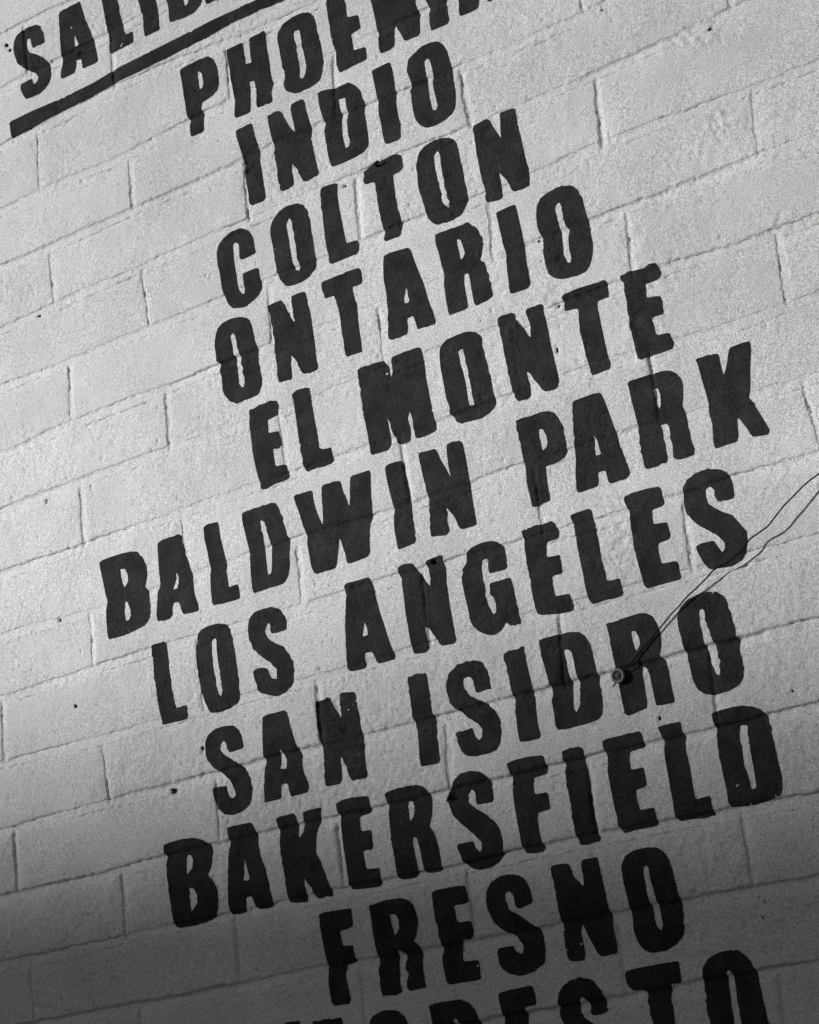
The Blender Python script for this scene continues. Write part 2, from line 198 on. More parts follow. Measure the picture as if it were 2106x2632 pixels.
  ('R',[[1944,-1889,1954,-1885,2007,-1884,2046,-1885,2068,-1890,2085,-1902,2096,-1922,2098,-1941,2093,-1965,2085,-1991,2089,-2017,2091,-2043,2091,-2072,2093,-2100,2096,-2123,2090,-2132,2063,-2134,2044,-2133,2034,-2126,2035,-2101,2036,-2073,2037,-2041,2034,-2024,2015,-2025,2015,-2052,2016,-2085,2017,-2117,2016,-2126,1995,-2129,1954,-2132,1946,-2124,1946,-2097,1945,-2064,1947,-2029,1951,-2015,1949,-1978,1947,-1941,1946,-1908],[2014,-1925,2024,-1925,2029,-1941,2030,-1961,2019,-1985,2015,-1969,2014,-1944]]),
  ('K',[[2145,-1885,2152,-1882,2210,-1886,2212,-1894,2212,-1919,2213,-1941,2216,-1950,2224,-1934,2235,-1909,2243,-1885,2274,-1882,2303,-1884,2303,-1902,2290,-1951,2281,-1995,2273,-2020,2269,-2027,2279,-2045,2293,-2084,2308,-2127,2301,-2138,2285,-2136,2262,-2133,2255,-2124,2248,-2104,2229,-2068,2225,-2090,2222,-2117,2215,-2132,2187,-2132,2153,-2133,2151,-2116,2158,-2066,2154,-2033,2158,-2013,2157,-1988,2153,-1947,2150,-1910,2149,-1896]]),
 ]),
 ('LOS ANGELES', [
  ('L',[[222,-2201,235,-2198,272,-2197,283,-2207,284,-2230,282,-2270,280,-2318,280,-2366,285,-2405,325,-2407,326,-2422,330,-2439,324,-2449,267,-2447,227,-2446,226,-2434,222,-2409,220,-2360,218,-2304,223,-2248,222,-2216]]),
  ('O',[[406,-2205,423,-2195,456,-2191,486,-2193,514,-2204,528,-2220,530,-2241,532,-2273,533,-2312,533,-2352,532,-2391,525,-2428,518,-2442,492,-2452,452,-2455,415,-2450,407,-2439,399,-2416,388,-2390,386,-2342,386,-2294,393,-2240,401,-2218],[451,-2246,459,-2235,471,-2235,470,-2250,467,-2281,467,-2321,468,-2360,467,-2396,460,-2410,453,-2402,448,-2372,448,-2332,447,-2288]]),
  ('S',[[602,-2207,624,-2192,659,-2189,692,-2192,714,-2203,719,-2216,733,-2234,733,-2258,731,-2271,707,-2272,676,-2271,671,-2255,676,-2240,670,-2233,660,-2240,654,-2258,662,-2280,687,-2302,713,-2319,728,-2342,738,-2368,737,-2394,727,-2427,716,-2440,695,-2450,666,-2454,634,-2445,612,-2434,597,-2421,595,-2389,589,-2368,591,-2363,605,-2360,643,-2362,645,-2377,656,-2401,669,-2406,675,-2392,676,-2375,655,-2350,625,-2326,601,-2297,592,-2267,591,-2243,597,-2221]]),
  ('A',[[954,-2197,970,-2191,1011,-2192,1041,-2192,1046,-2199,1053,-2225,1055,-2260,1060,-2296,1067,-2331,1073,-2370,1080,-2406,1087,-2428,1085,-2442,1029,-2442,1021,-2433,1018,-2417,1014,-2402,990,-2402,985,-2417,986,-2437,983,-2445,929,-2442,921,-2429,925,-2396,931,-2352,936,-2307,950,-2249,956,-2224],[1005,-2312,1009,-2332,1010,-2353,990,-2354,997,-2333]]),
  ('N',[[1142,-2191,1161,-2186,1192,-2189,1202,-2206,1213,-2228,1224,-2250,1236,-2268,1243,-2243,1242,-2221,1235,-2204,1239,-2192,1288,-2191,1293,-2198,1291,-2214,1297,-2231,1291,-2267,1290,-2304,1290,-2341,1290,-2378,1291,-2415,1292,-2437,1285,-2443,1243,-2441,1234,-2431,1223,-2406,1214,-2386,1200,-2374,1199,-2393,1201,-2423,1198,-2441,1187,-2446,1150,-2442,1145,-2425,1145,-2391,1145,-2350,1145,-2313,1147,-2275,1147,-2245,1150,-2223,1141,-2208]]),
  ('G',[[1369,-2205,1390,-2196,1417,-2191,1450,-2193,1470,-2200,1489,-2220,1491,-2244,1489,-2277,1483,-2283,1429,-2281,1429,-2265,1433,-2238,1416,-2239,1409,-2256,1408,-2282,1410,-2312,1407,-2341,1412,-2371,1421,-2394,1432,-2391,1434,-2366,1430,-2346,1422,-2341,1424,-2308,1462,-2308,1493,-2307,1496,-2323,1498,-2356,1500,-2389,1503,-2426,1500,-2442,1465,-2439,1458,-2423,1440,-2443,1418,-2449,1397,-2448,1370,-2432,1353,-2413,1346,-2392,1346,-2362,1342,-2324,1341,-2287,1341,-2268,1349,-2256,1345,-2249,1364,-2235]]),
  ('E',[[1553,-2193,1589,-2189,1650,-2191,1658,-2204,1663,-2220,1662,-2238,1656,-2242,1618,-2241,1616,-2262,1615,-2284,1654,-2286,1656,-2302,1654,-2338,1621,-2338,1619,-2361,1619,-2393,1662,-2396,1665,-2412,1669,-2435,1664,-2444,1632,-2443,1565,-2432,1555,-2424,1553,-2410,1552,-2377,1552,-2333,1552,-2293,1552,-2253,1554,-2217]]),
  ('L',[[1707,-2189,1724,-2187,1766,-2187,1772,-2196,1772,-2217,1774,-2232,1774,-2257,1775,-2290,1775,-2329,1778,-2362,1779,-2393,1817,-2392,1818,-2408,1819,-2436,1811,-2441,1724,-2441,1714,-2424,1713,-2399,1713,-2360,1712,-2317,1711,-2280,1710,-2247,1713,-2230,1708,-2207]]),
  ('E',[[1871,-2183,1892,-2180,1931,-2180,1978,-2185,1983,-2197,1981,-2218,1983,-2232,1976,-2238,1945,-2240,1942,-2257,1941,-2278,1980,-2283,1982,-2299,1983,-2324,1976,-2330,1944,-2331,1941,-2352,1942,-2386,1987,-2390,1990,-2403,1988,-2420,1991,-2436,1984,-2440,1935,-2439,1889,-2440,1881,-2428,1880,-2396,1876,-2359,1874,-2323,1875,-2281,1878,-2239,1879,-2225,1871,-2203]]),
  ('S',[[2044,-2207,2063,-2188,2091,-2178,2121,-2178,2153,-2187,2169,-2199,2175,-2213,2180,-2235,2180,-2264,2173,-2273,2132,-2271,2128,-2262,2126,-2235,2116,-2222,2103,-2229,2101,-2248,2108,-2274,2127,-2290,2160,-2313,2178,-2338,2192,-2367,2190,-2391,2179,-2418,2164,-2435,2135,-2443,2103,-2439,2078,-2437,2068,-2430,2057,-2410,2051,-2388,2047,-2373,2051,-2365,2075,-2363,2099,-2365,2105,-2379,2115,-2401,2126,-2393,2127,-2377,2113,-2356,2085,-2332,2054,-2303,2039,-2276,2037,-2251,2038,-2230]]),
 ]),
 ('SAN ISIDRO', [
  ('S',[[380,-2530,395,-2510,424,-2500,454,-2498,493,-2504,509,-2520,518,-2543,519,-2574,514,-2579,485,-2579,463,-2578,458,-2565,456,-2546,447,-2541,436,-2549,432,-2564,445,-2582,475,-2606,505,-2631,523,-2652,527,-2672,530,-2699,526,-2721,510,-2745,484,-2757,449,-2762,416,-2754,395,-2734,387,-2710,383,-2686,383,-2672,391,-2669,437,-2673,437,-2689,443,-2707,456,-2714,466,-2706,462,-2682,452,-2657,422,-2632,396,-2609,378,-2584,375,-2556]]),
  ('A',[[601,-2503,620,-2499,686,-2501,693,-2511,697,-2547,704,-2590,712,-2622,724,-2647,718,-2665,723,-2692,732,-2733,727,-2747,718,-2749,665,-2749,661,-2736,659,-2710,638,-2707,632,-2727,629,-2749,600,-2748,567,-2749,572,-2715,581,-2664,589,-2635,585,-2611,592,-2559],[649,-2605,654,-2618,665,-2643,662,-2667,639,-2664,647,-2647,643,-2627]]),
  ('N',[[795,-2499,808,-2499,827,-2501,841,-2496,850,-2502,860,-2534,875,-2567,879,-2533,884,-2496,897,-2495,936,-2502,936,-2530,937,-2568,938,-2606,939,-2636,940,-2662,936,-2698,936,-2739,930,-2747,881,-2747,874,-2734,865,-2698,856,-2667,851,-2688,848,-2736,838,-2747,790,-2745,788,-2728,793,-2676,798,-2647,792,-2616,790,-2570,793,-2529]]),
  ('I',[[1118,-2502,1134,-2499,1179,-2501,1181,-2522,1179,-2566,1180,-2610,1185,-2640,1182,-2683,1181,-2719,1181,-2748,1172,-2756,1116,-2754,1116,-2735,1117,-2691,1120,-2652,1115,-2621,1114,-2588,1114,-2544]]),
  ('S',[[1237,-2546,1253,-2520,1280,-2504,1311,-2499,1336,-2503,1363,-2516,1375,-2537,1379,-2571,1381,-2593,1361,-2592,1329,-2594,1326,-2584,1326,-2562,1319,-2546,1307,-2542,1296,-2548,1293,-2569,1305,-2594,1331,-2614,1361,-2635,1378,-2653,1387,-2683,1386,-2712,1376,-2742,1362,-2757,1336,-2762,1294,-2761,1266,-2755,1252,-2738,1245,-2711,1241,-2688,1248,-2683,1297,-2683,1300,-2690,1302,-2708,1312,-2721,1325,-2713,1328,-2692,1316,-2672,1290,-2654,1261,-2627,1240,-2601,1235,-2574]]),
  ('I',[[1435,-2506,1453,-2503,1498,-2504,1501,-2514,1500,-2544,1503,-2581,1505,-2617,1502,-2638,1506,-2649,1503,-2680,1501,-2715,1504,-2747,1498,-2755,1461,-2755,1439,-2752,1436,-2740,1437,-2709,1438,-2666,1442,-2645,1440,-2617,1438,-2580,1436,-2547,1433,-2521]]),
  ('D',[[1547,-2497,1569,-2496,1614,-2496,1641,-2497,1672,-2504,1689,-2521,1699,-2548,1700,-2577,1702,-2609,1703,-2640,1702,-2678,1701,-2709,1695,-2732,1681,-2743,1647,-2746,1607,-2747,1558,-2745,1552,-2733,1554,-2705,1554,-2663,1560,-2654,1557,-2621,1554,-2582,1549,-2538],[1616,-2541,1629,-2541,1639,-2552,1640,-2577,1641,-2609,1643,-2641,1640,-2668,1634,-2695,1620,-2712,1615,-2698,1621,-2657,1622,-2622,1618,-2586,1617,-2561]]),
  ('R',[[1752,-2503,1764,-2500,1815,-2499,1854,-2497,1872,-2501,1889,-2513,1899,-2537,1904,-2566,1902,-2586,1895,-2608,1888,-2619,1901,-2636,1904,-2659,1904,-2689,1905,-2724,1906,-2741,1901,-2747,1852,-2743,1851,-2729,1850,-2698,1849,-2667,1846,-2645,1831,-2633,1829,-2655,1829,-2693,1828,-2727,1825,-2745,1798,-2748,1769,-2750,1759,-2741,1758,-2719,1757,-2684,1758,-2642,1757,-2600,1756,-2555,1756,-2516],[1821,-2538,1833,-2540,1841,-2557,1841,-2578,1826,-2596,1823,-2581,1822,-2556]]),
  ('O',[[1957,-2537,1970,-2513,1994,-2496,2026,-2490,2056,-2489,2080,-2496,2095,-2511,2103,-2528,2104,-2556,2108,-2580,2110,-2612,2113,-2643,2112,-2669,2112,-2703,2105,-2728,2089,-2743,2059,-2751,2015,-2752,1991,-2743,1974,-2727,1966,-2700,1965,-2669,1964,-2642,1960,-2613,1959,-2586,1956,-2561],[2022,-2532,2032,-2529,2038,-2540,2034,-2563,2038,-2588,2043,-2619,2048,-2648,2049,-2675,2048,-2698,2041,-2707,2032,-2698,2027,-2677,2023,-2642,2018,-2603,2019,-2566]]),
 ]),
 ('BAKERSFIELD', [
  ('B',[[174,-2800,195,-2797,246,-2795,290,-2799,323,-2811,345,-2829,355,-2850,351,-2876,341,-2897,325,-2915,342,-2935,352,-2959,354,-2990,347,-3019,331,-3039,303,-3048,253,-3051,194,-3050,177,-3044,173,-3025,173,-2979,173,-2933,174,-2879,177,-2841,172,-2820],[255,-2844,269,-2848,277,-2862,273,-2885,249,-2902,250,-2881,252,-2862],[250,-2941,266,-2945,277,-2966,274,-2988,247,-3012,248,-2984,249,-2957]]),
  ('A',[[416,-2794,434,-2792,506,-2794,514,-2803,522,-2831,525,-2865,531,-2904,538,-2942,542,-2973,546,-3007,549,-3039,539,-3047,492,-3043,482,-3034,476,-3003,454,-3003,451,-3021,449,-3043,420,-3046,389,-3041,385,-3021,391,-2977,401,-2926,409,-2882,420,-2831,415,-2811],[469,-2893,472,-2923,476,-2956,454,-2956,461,-2925]]),
  ('K',[[599,-2802,615,-2797,667,-2798,671,-2813,671,-2839,669,-2872,685,-2857,693,-2829,698,-2800,727,-2798,760,-2798,757,-2818,749,-2843,736,-2866,729,-2895,724,-2921,737,-2951,745,-2986,754,-3020,761,-3049,738,-3048,706,-3049,694,-3036,682,-3004,671,-2981,670,-3006,670,-3032,669,-3050,609,-3046,603,-3031,603,-2991,601,-2946,600,-2901,604,-2857,601,-2823]]),
  ('E',[[814,-2798,834,-2792,875,-2792,923,-2797,928,-2807,928,-2840,923,-2846,887,-2848,884,-2868,885,-2891,919,-2892,920,-2911,918,-2943,910,-2946,883,-2944,883,-2970,885,-2996,929,-3000,928,-3021,927,-3046,917,-3051,873,-3048,823,-3043,818,-3031,819,-2995,819,-2951,818,-2907,820,-2871,820,-2838,813,-2818]]),
  ('R',[[982,-2803,999,-2799,1048,-2796,1091,-2799,1111,-2807,1128,-2829,1132,-2854,1126,-2885,1117,-2908,1112,-2918,1125,-2938,1131,-2971,1131,-3007,1130,-3040,1122,-3044,1092,-3043,1072,-3038,1071,-3010,1070,-2967,1065,-2940,1055,-2936,1050,-2953,1051,-2985,1053,-3025,1049,-3042,1040,-3047,1001,-3046,983,-3039,983,-3013,982,-2973,982,-2930,984,-2879,987,-2840],[1052,-2838,1066,-2840,1073,-2857,1064,-2884,1050,-2895,1051,-2874]]),
  ('S',[[1194,-2833,1211,-2812,1237,-2797,1271,-2796,1299,-2804,1320,-2823,1327,-2845,1327,-2884,1323,-2892,1274,-2890,1271,-2877,1273,-2856,1261,-2845,1251,-2855,1248,-2880,1268,-2899,1297,-2921,1321,-2946,1333,-2969,1336,-3001,1330,-3032,1315,-3050,1286,-3062,1245,-3062,1218,-3050,1200,-3033,1195,-3007,1190,-2989,1197,-2982,1245,-2983,1248,-3003,1260,-3016,1268,-3007,1269,-2989,1247,-2964,1219,-2936,1193,-2905,1184,-2874,1182,-2863,1173,-2861,1184,-2853,1184,-2840]]),
  ('F',[[1385,-2799,1412,-2795,1457,-2795,1499,-2800,1502,-2814,1503,-2845,1499,-2851,1460,-2853,1454,-2874,1455,-2897,1493,-2898,1495,-2920,1495,-2944,1456,-2946,1452,-2964,1451,-2998,1452,-3026,1457,-3039,1451,-3048,1427,-3049,1396,-3044,1390,-3032,1390,-2991,1388,-2948,1388,-2899,1390,-2865,1394,-2848,1388,-2822]]),
  ('I',[[1558,-2801,1581,-2799,1616,-2802,1621,-2809,1617,-2830,1622,-2859,1622,-2890,1621,-2931,1619,-2971,1620,-3006,1621,-3030,1626,-3041,1620,-3052,1573,-3054,1562,-3050,1556,-3033,1555,-3007,1555,-2966,1556,-2925,1555,-2890,1556,-2856,1559,-2843,1555,-2818]]),
  ('E',[[1680,-2800,1699,-2797,1746,-2797,1794,-2796,1797,-2809,1799,-2840,1752,-2843,1750,-2861,1749,-2890,1786,-2891,1788,-2909,1787,-2936,1775,-2942,1754,-2945,1753,-2967,1754,-2996,1796,-2997,1797,-3015,1798,-3039,1790,-3044,1741,-3044,1695,-3044,1686,-3032,1685,-2998,1684,-2957,1683,-2916,1683,-2878,1686,-2841,1680,-2829]]),
  ('L',[[1845,-2798,1861,-2796,1912,-2797,1911,-2817,1914,-2844,1913,-2881,1914,-2921,1913,-2958,1914,-3000,1954,-2998,1956,-3016,1956,-3049,1942,-3049,1898,-3046,1856,-3044,1849,-3033,1850,-3002,1850,-2959,1851,-2919,1850,-2878,1853,-2838,1850,-2817]]),
  ('D',[[1999,-2795,2011,-2793,2055,-2792,2090,-2795,2117,-2804,2136,-2815,2146,-2834,2150,-2858,2151,-2887,2152,-2920,2153,-2953,2155,-2989,2151,-3018,2141,-3032,2120,-3039,2087,-3041,2059,-3043,2006,-3037,2001,-3025,2002,-2989,2000,-2948,1999,-2902,2001,-2869,2003,-2839,1999,-2812],[2068,-2840,2087,-2844,2086,-2874,2085,-2920,2085,-2959,2083,-3004,2069,-3004,2068,-2975,2062,-2941,2064,-2902,2064,-2866]]),
 ]),
 ('FRESNO', [
  ('F',[[701,-3092,714,-3090,762,-3090,814,-3093,815,-3109,813,-3141,802,-3146,765,-3149,765,-3169,769,-3192,802,-3193,804,-3211,806,-3240,770,-3243,767,-3273,768,-3305,771,-3338,763,-3349,711,-3348,704,-3339,702,-3310,704,-3268,706,-3225,703,-3195,701,-3155,700,-3119]]),
  ('R',[[874,-3095,887,-3095,932,-3090,984,-3093,1008,-3103,1022,-3121,1028,-3147,1026,-3171,1016,-3198,1004,-3215,1023,-3230,1026,-3259,1024,-3293,1024,-3325,1027,-3341,1006,-3343,971,-3346,964,-3337,964,-3316,976,-3297,968,-3292,966,-3271,970,-3250,964,-3235,949,-3230,949,-3254,945,-3289,944,-3317,945,-3345,923,-3347,878,-3346,875,-3331,876,-3300,876,-3272,881,-3258,877,-3222,875,-3193,876,-3154,876,-3115],[941,-3130,959,-3134,966,-3151,963,-3175,946,-3192,943,-3169,941,-3147]]),
  ('E',[[1085,-3094,1105,-3091,1151,-3091,1195,-3094,1196,-3108,1198,-3138,1188,-3142,1151,-3141,1151,-3160,1152,-3186,1195,-3189,1195,-3209,1190,-3237,1157,-3237,1156,-3261,1153,-3291,1202,-3295,1201,-3320,1200,-3343,1190,-3346,1140,-3345,1097,-3345,1090,-3334,1088,-3310,1087,-3272,1093,-3255,1087,-3226,1087,-3184,1083,-3170,1083,-3135]]),
  ('S',[[1259,-3120,1279,-3099,1310,-3088,1342,-3089,1369,-3097,1385,-3112,1394,-3136,1397,-3172,1386,-3177,1348,-3183,1340,-3175,1339,-3147,1328,-3131,1315,-3135,1313,-3157,1322,-3182,1349,-3200,1377,-3224,1403,-3245,1413,-3272,1411,-3302,1401,-3331,1376,-3347,1343,-3354,1315,-3354,1288,-3344,1271,-3330,1262,-3313,1262,-3279,1265,-3274,1314,-3274,1320,-3288,1332,-3297,1343,-3293,1344,-3278,1327,-3253,1294,-3233,1266,-3206,1254,-3175,1252,-3147]]),
  ('N',[[1462,-3093,1475,-3089,1518,-3091,1524,-3104,1529,-3128,1554,-3160,1555,-3136,1554,-3102,1560,-3090,1607,-3090,1607,-3108,1610,-3139,1612,-3180,1614,-3217,1618,-3254,1619,-3287,1619,-3324,1615,-3341,1565,-3341,1557,-3327,1546,-3293,1526,-3249,1523,-3272,1525,-3303,1525,-3329,1517,-3343,1473,-3340,1470,-3324,1471,-3291,1471,-3251,1468,-3213,1467,-3169,1466,-3128,1464,-3104]]),
  ('O',[[1671,-3123,1687,-3102,1716,-3091,1754,-3092,1783,-3098,1800,-3113,1809,-3134,1813,-3164,1815,-3201,1818,-3237,1821,-3271,1819,-3306,1809,-3327,1787,-3345,1755,-3355,1718,-3355,1697,-3346,1681,-3325,1675,-3300,1676,-3267,1673,-3236,1672,-3203,1669,-3169,1669,-3143],[1732,-3140,1742,-3136,1747,-3146,1746,-3173,1751,-3206,1752,-3236,1756,-3260,1760,-3287,1752,-3304,1742,-3291,1738,-3257,1733,-3227,1730,-3196,1731,-3167]]),
 ]),
 ('MODESTO', [
  ('M',[[529,-3371,553,-3370,585,-3369,593,-3403,605,-3440,620,-3406,631,-3379,730,-3380,736,-3436,741,-3506,743,-3590,685,-3592,683,-3541,672,-3491,656,-3545,651,-3597,599,-3600,580,-3554,570,-3507,570,-3556,576,-3603,530,-3605,529,-3516,527,-3426]]),
  ('O',[[814,-3418,832,-3392,865,-3383,895,-3383,924,-3390,942,-3407,951,-3433,955,-3478,957,-3533,958,-3575,944,-3607,911,-3620,868,-3622,840,-3612,823,-3586,819,-3537,816,-3481,814,-3442],[885,-3438,896,-3436,901,-3468,907,-3527,908,-3572,896,-3574,890,-3552,885,-3497]]),
  ('D',[[1022,-3390,1042,-3386,1091,-3386,1124,-3387,1151,-3400,1167,-3421,1174,-3452,1179,-3507,1182,-3555,1178,-3588,1159,-3612,1121,-3618,1038,-3620,1035,-3570,1030,-3508,1026,-3449,1024,-3415],[1093,-3435,1106,-3436,1112,-3471,1116,-3536,1117,-3573,1104,-3579,1100,-3534,1095,-3472]]),
  ('E',[[1245,-3389,1256,-3386,1305,-3384,1353,-3383,1358,-3410,1355,-3433,1319,-3435,1322,-3462,1321,-3485,1357,-3484,1360,-3527,1320,-3532,1321,-3568,1360,-3567,1363,-3613,1251,-3618,1248,-3569,1247,-3513,1247,-3462,1246,-3418]]),
  ('S',[[1424,-3416,1441,-3399,1467,-3387,1499,-3384,1524,-3392,1542,-3407,1555,-3432,1559,-3458,1559,-3478,1544,-3483,1515,-3484,1507,-3476,1510,-3465,1506,-3444,1496,-3435,1484,-3438,1479,-3454,1481,-3471,1493,-3489,1527,-3513,1560,-3537,1572,-3571,1569,-3603,1546,-3626,1502,-3633,1462,-3625,1443,-3603,1438,-3570,1485,-3566,1492,-3590,1506,-3595,1513,-3580,1499,-3555,1462,-3527,1429,-3500,1416,-3465,1418,-3439]]),
  ('T',[[1624,-3389,1655,-3385,1712,-3384,1784,-3384,1783,-3406,1782,-3436,1771,-3439,1749,-3437,1747,-3465,1744,-3497,1743,-3535,1746,-3577,1746,-3625,1691,-3628,1687,-3576,1682,-3527,1680,-3495,1678,-3456,1672,-3440,1644,-3439,1629,-3429,1624,-3409]]),
  ('O',[[1846,-3412,1864,-3392,1892,-3382,1928,-3380,1949,-3384,1967,-3398,1983,-3423,1988,-3449,1991,-3484,1992,-3525,1994,-3566,1995,-3610,1987,-3639,1960,-3658,1917,-3662,1880,-3654,1857,-3629,1847,-3593,1839,-3548,1836,-3516,1840,-3472,1840,-3440],[1906,-3431,1916,-3427,1922,-3439,1924,-3465,1922,-3500,1922,-3534,1922,-3566,1922,-3606,1913,-3618,1904,-3610,1904,-3566,1904,-3519,1906,-3475]]),
 ]),
]
BAR = [[-99,-319,-94,-317,-1,-317,150,-326,276,-325,362,-318,385,-316,490,-316,653,-315,786,-312,854,-314,967,-314,1068,-315,1075,-363,965,-355,909,-354,847,-352,757,-361,699,-359,591,-364,477,-363,389,-362,349,-365,258,-370,143,-371,44,-373,-16,-378,-96,-378,-98,-372,-102,-328,-102,-321]]
LINES = [
 [-99,-1,41,2,181,-11,358,-20],
 [-127,-197,18,-188,153,-193,227,-197,360,-191,420,-192,504,-190,569,-193,638,-192],
 [-155,-390,-12,-393,312,-389,352,-380,582,-386,873,-419,1018,-427,1143,-431],
 [-188,-621,-12,-605,379,-632,627,-604,689,-609,809,-610,1012,-607,1150,-608,1206,-609,1265,-611,1362,-604,1510,-612,1583,-610],
 [-215,-807,9,-814,370,-815,592,-817,820,-818,942,-813,1021,-809,1083,-811,1246,-809,1349,-827,1436,-829,1554,-832,1641,-820,1741,-829,1890,-839,2036,-827],
 [-246,-1022,-16,-1017,228,-1010,505,-1017,746,-1009,817,-1012,942,-1007,1074,-1008,1235,-1011,1374,-1012,1456,-1013,1616,-1014,1767,-1016,1999,-1012,2155,-1010,2322,-1004,2431,-994,2487,-992],
 [-274,-1214,22,-1218,363,-1219,670,-1223,748,-1224,880,-1221,1021,-1226,1069,-1222,1179,-1220,1337,-1216,1489,-1227,1620,-1233,1771,-1230,2017,-1216,2449,-1233,2641,-1232],
 [-307,-1443,21,-1423,253,-1428,417,-1430,627,-1424,762,-1420,906,-1424,975,-1428,1113,-1426,1242,-1429,1378,-1428,1445,-1423,1573,-1425,1648,-1419,1712,-1423,1771,-1416,1829,-1416,1919,-1417,2156,-1421,2409,-1416,2599,-1422],
 [-333,-1626,18,-1617,222,-1621,392,-1620,700,-1634,789,-1634,872,-1631,1006,-1628,1106,-1622,1199,-1617,1335,-1617,1406,-1615,1519,-1618,1591,-1621,1685,-1622,1801,-1622,1935,-1619,2017,-1613,2108,-1619,2271,-1630,2435,-1641,2492,-1633,2554,-1624],
 [-362,-1826,-174,-1836,5,-1832,162,-1826,274,-1826,501,-1829,669,-1827,817,-1825,985,-1824,1096,-1825,1188,-1825,1256,-1825,1330,-1828,1392,-1826,1535,-1821,1595,-1822,1672,-1815,1741,-1814,1839,-1815,1903,-1821,1981,-1822,2093,-1826,2292,-1839,2454,-1829,2510,-1827],
 [-391,-2029,-204,-2033,-13,-2045,107,-2047,287,-2034,517,-2035,633,-2029,779,-2023,907,-2025,1076,-2036,1189,-2036,1276,-2024,1415,-2025,1593,-2025,1670,-2028,1751,-2021,1884,-2028,1947,-2025,2085,-2031,2152,-2030,2270,-2032,2464,-2035],
 [-421,-2233,-213,-2227,-30,-2220,223,-2219,591,-2227,812,-2225,948,-2224,1051,-2225,1142,-2220,1208,-2223,1290,-2226,1363,-2228,1485,-2231,1548,-2226,1663,-2232,1711,-2235,1770,-2237,1866,-2233,1981,-2238,2039,-2234,2163,-2229,2421,-2231],
 [-450,-2435,-192,-2434,-16,-2443,111,-2443,318,-2439,415,-2435,519,-2434,602,-2437,720,-2441,916,-2441,984,-2439,1083,-2437,1142,-2433,1198,-2436,1288,-2438,1345,-2430,1454,-2433,1553,-2432,1666,-2435,1710,-2434,1816,-2434,1878,-2433,1988,-2439,2063,-2431,2177,-2435,2376,-2435],
 [-480,-2646,-223,-2641,31,-2637,230,-2643,395,-2637,489,-2637,582,-2635,710,-2634,797,-2641,938,-2643,1111,-2641,1181,-2644,1266,-2642,1350,-2644,1438,-2643,1500,-2642,1558,-2635,1613,-2639,1701,-2638,1828,-2641,1886,-2636,1957,-2639,2108,-2640,2176,-2640,2290,-2639,2331,-2641],
 [-510,-2851,-427,-2849,-138,-2855,-30,-2844,168,-2845,356,-2849,416,-2841,517,-2845,597,-2844,749,-2846,811,-2846,927,-2850,981,-2844,1060,-2845,1134,-2846,1194,-2848,1252,-2850,1328,-2844,1386,-2844,1499,-2846,1556,-2844,1616,-2842,1683,-2843,1751,-2848,1850,-2846,1913,-2846,2000,-2845,2066,-2844,2141,-2845,2287,-2843],
 [-539,-3053,-169,-3059,-24,-3047,33,-3046,173,-3048,337,-3051,553,-3050,599,-3049,802,-3047,926,-3051,979,-3049,1130,-3047,1197,-3048,1321,-3050,1383,-3046,1452,-3046,1555,-3045,1618,-3045,1691,-3047,1800,-3052,1845,-3050,1952,-3053,2000,-3051,2074,-3055,2239,-3060],
 [-568,-3256,-267,-3252,18,-3255,390,-3254,705,-3250,880,-3251,1018,-3254,1157,-3258,1294,-3253,1400,-3250,1533,-3254,1675,-3252,1747,-3252,1832,-3250,1941,-3252,2012,-3253,2195,-3260],
 [875,-3469,1180,-3461,1373,-3462,1563,-3464,1620,-3460,1750,-3452,1830,-3452,1990,-3455,2152,-3456],
]
JOINTS = [
 (0,0,10,0,7,-190), (1,0.5,373,-193,364,-382), (2,0,23,-394,0,-607), (2,1,819,-414,812,-611), (3,0.5,387,-632,371,-816), (3,1.5,1203,-610,1177,-811), (4,0,13,-815,3,-1017), (4,1,824,-819,810,-1012), (4,2,1616,-825,1619,-1015), (5,0.5,380,-1015,383,-1221), (5,1.5,1210,-1012,1191,-1221), (5,2.5,2023,-1013,2009,-1217), (6,0,35,-1219,14,-1424), (6,1,848,-1223,829,-1423), (6,2,1635,-1234,1615,-1423), (6,3,2451,-1234,2431,-1418), (7,0.5,410,-1431,395,-1620), (7,1.5,1217,-1429,1206,-1618), (7,2.5,2037,-1420,2019,-1614), (8,0,25,-1618,8,-1833), (8,1,821,-1634,812,-1825), (8,2,1631,-1622,1627,-1820), (8,3,2437,-1642,2429,-1831), (9,0.5,409,-1829,399,-2035), (9,1.5,1219,-1826,1219,-2033), (9,2.5,2028,-1824,2018,-2029), (10,0,-5,-2046,-12,-2221), (10,1,815,-2025,801,-2226), (10,2,1627,-2027,1620,-2230), (10,3,2424,-2035,2435,-2196), (11,-0.5,-407,-2234,-426,-2435), (11,0.5,401,-2224,393,-2436), (11,1.5,1222,-2224,1207,-2437), (11,2.5,2041,-2234,2025,-2436), (12,0,-10,-2444,-13,-2638), (12,1,812,-2441,800,-2642), (12,2,1626,-2435,1602,-2638), (13,-0.5,-419,-2645,-428,-2849), (13,0.5,402,-2638,391,-2845), (13,1.5,1220,-2644,1200,-2849), (13,2.5,2029,-2640,2015,-2845), (14,0,1,-2845,-12,-3047), (14,1,812,-2847,805,-3048), (14,2,1630,-2843,1618,-3045), (15,-0.5,-409,-3056,-415,-3255), (15,0.5,404,-3051,393,-3255), (15,1.5,1212,-3048,1200,-3257), (15,2.5,2035,-3053,2020,-3253), (16,0,7,-3255,0,-3423), (16,1,819,-3251,809,-3429), (16,2,1631,-3253,1623,-3460), (17,2.5,2043,-3456,2036,-3582),
]
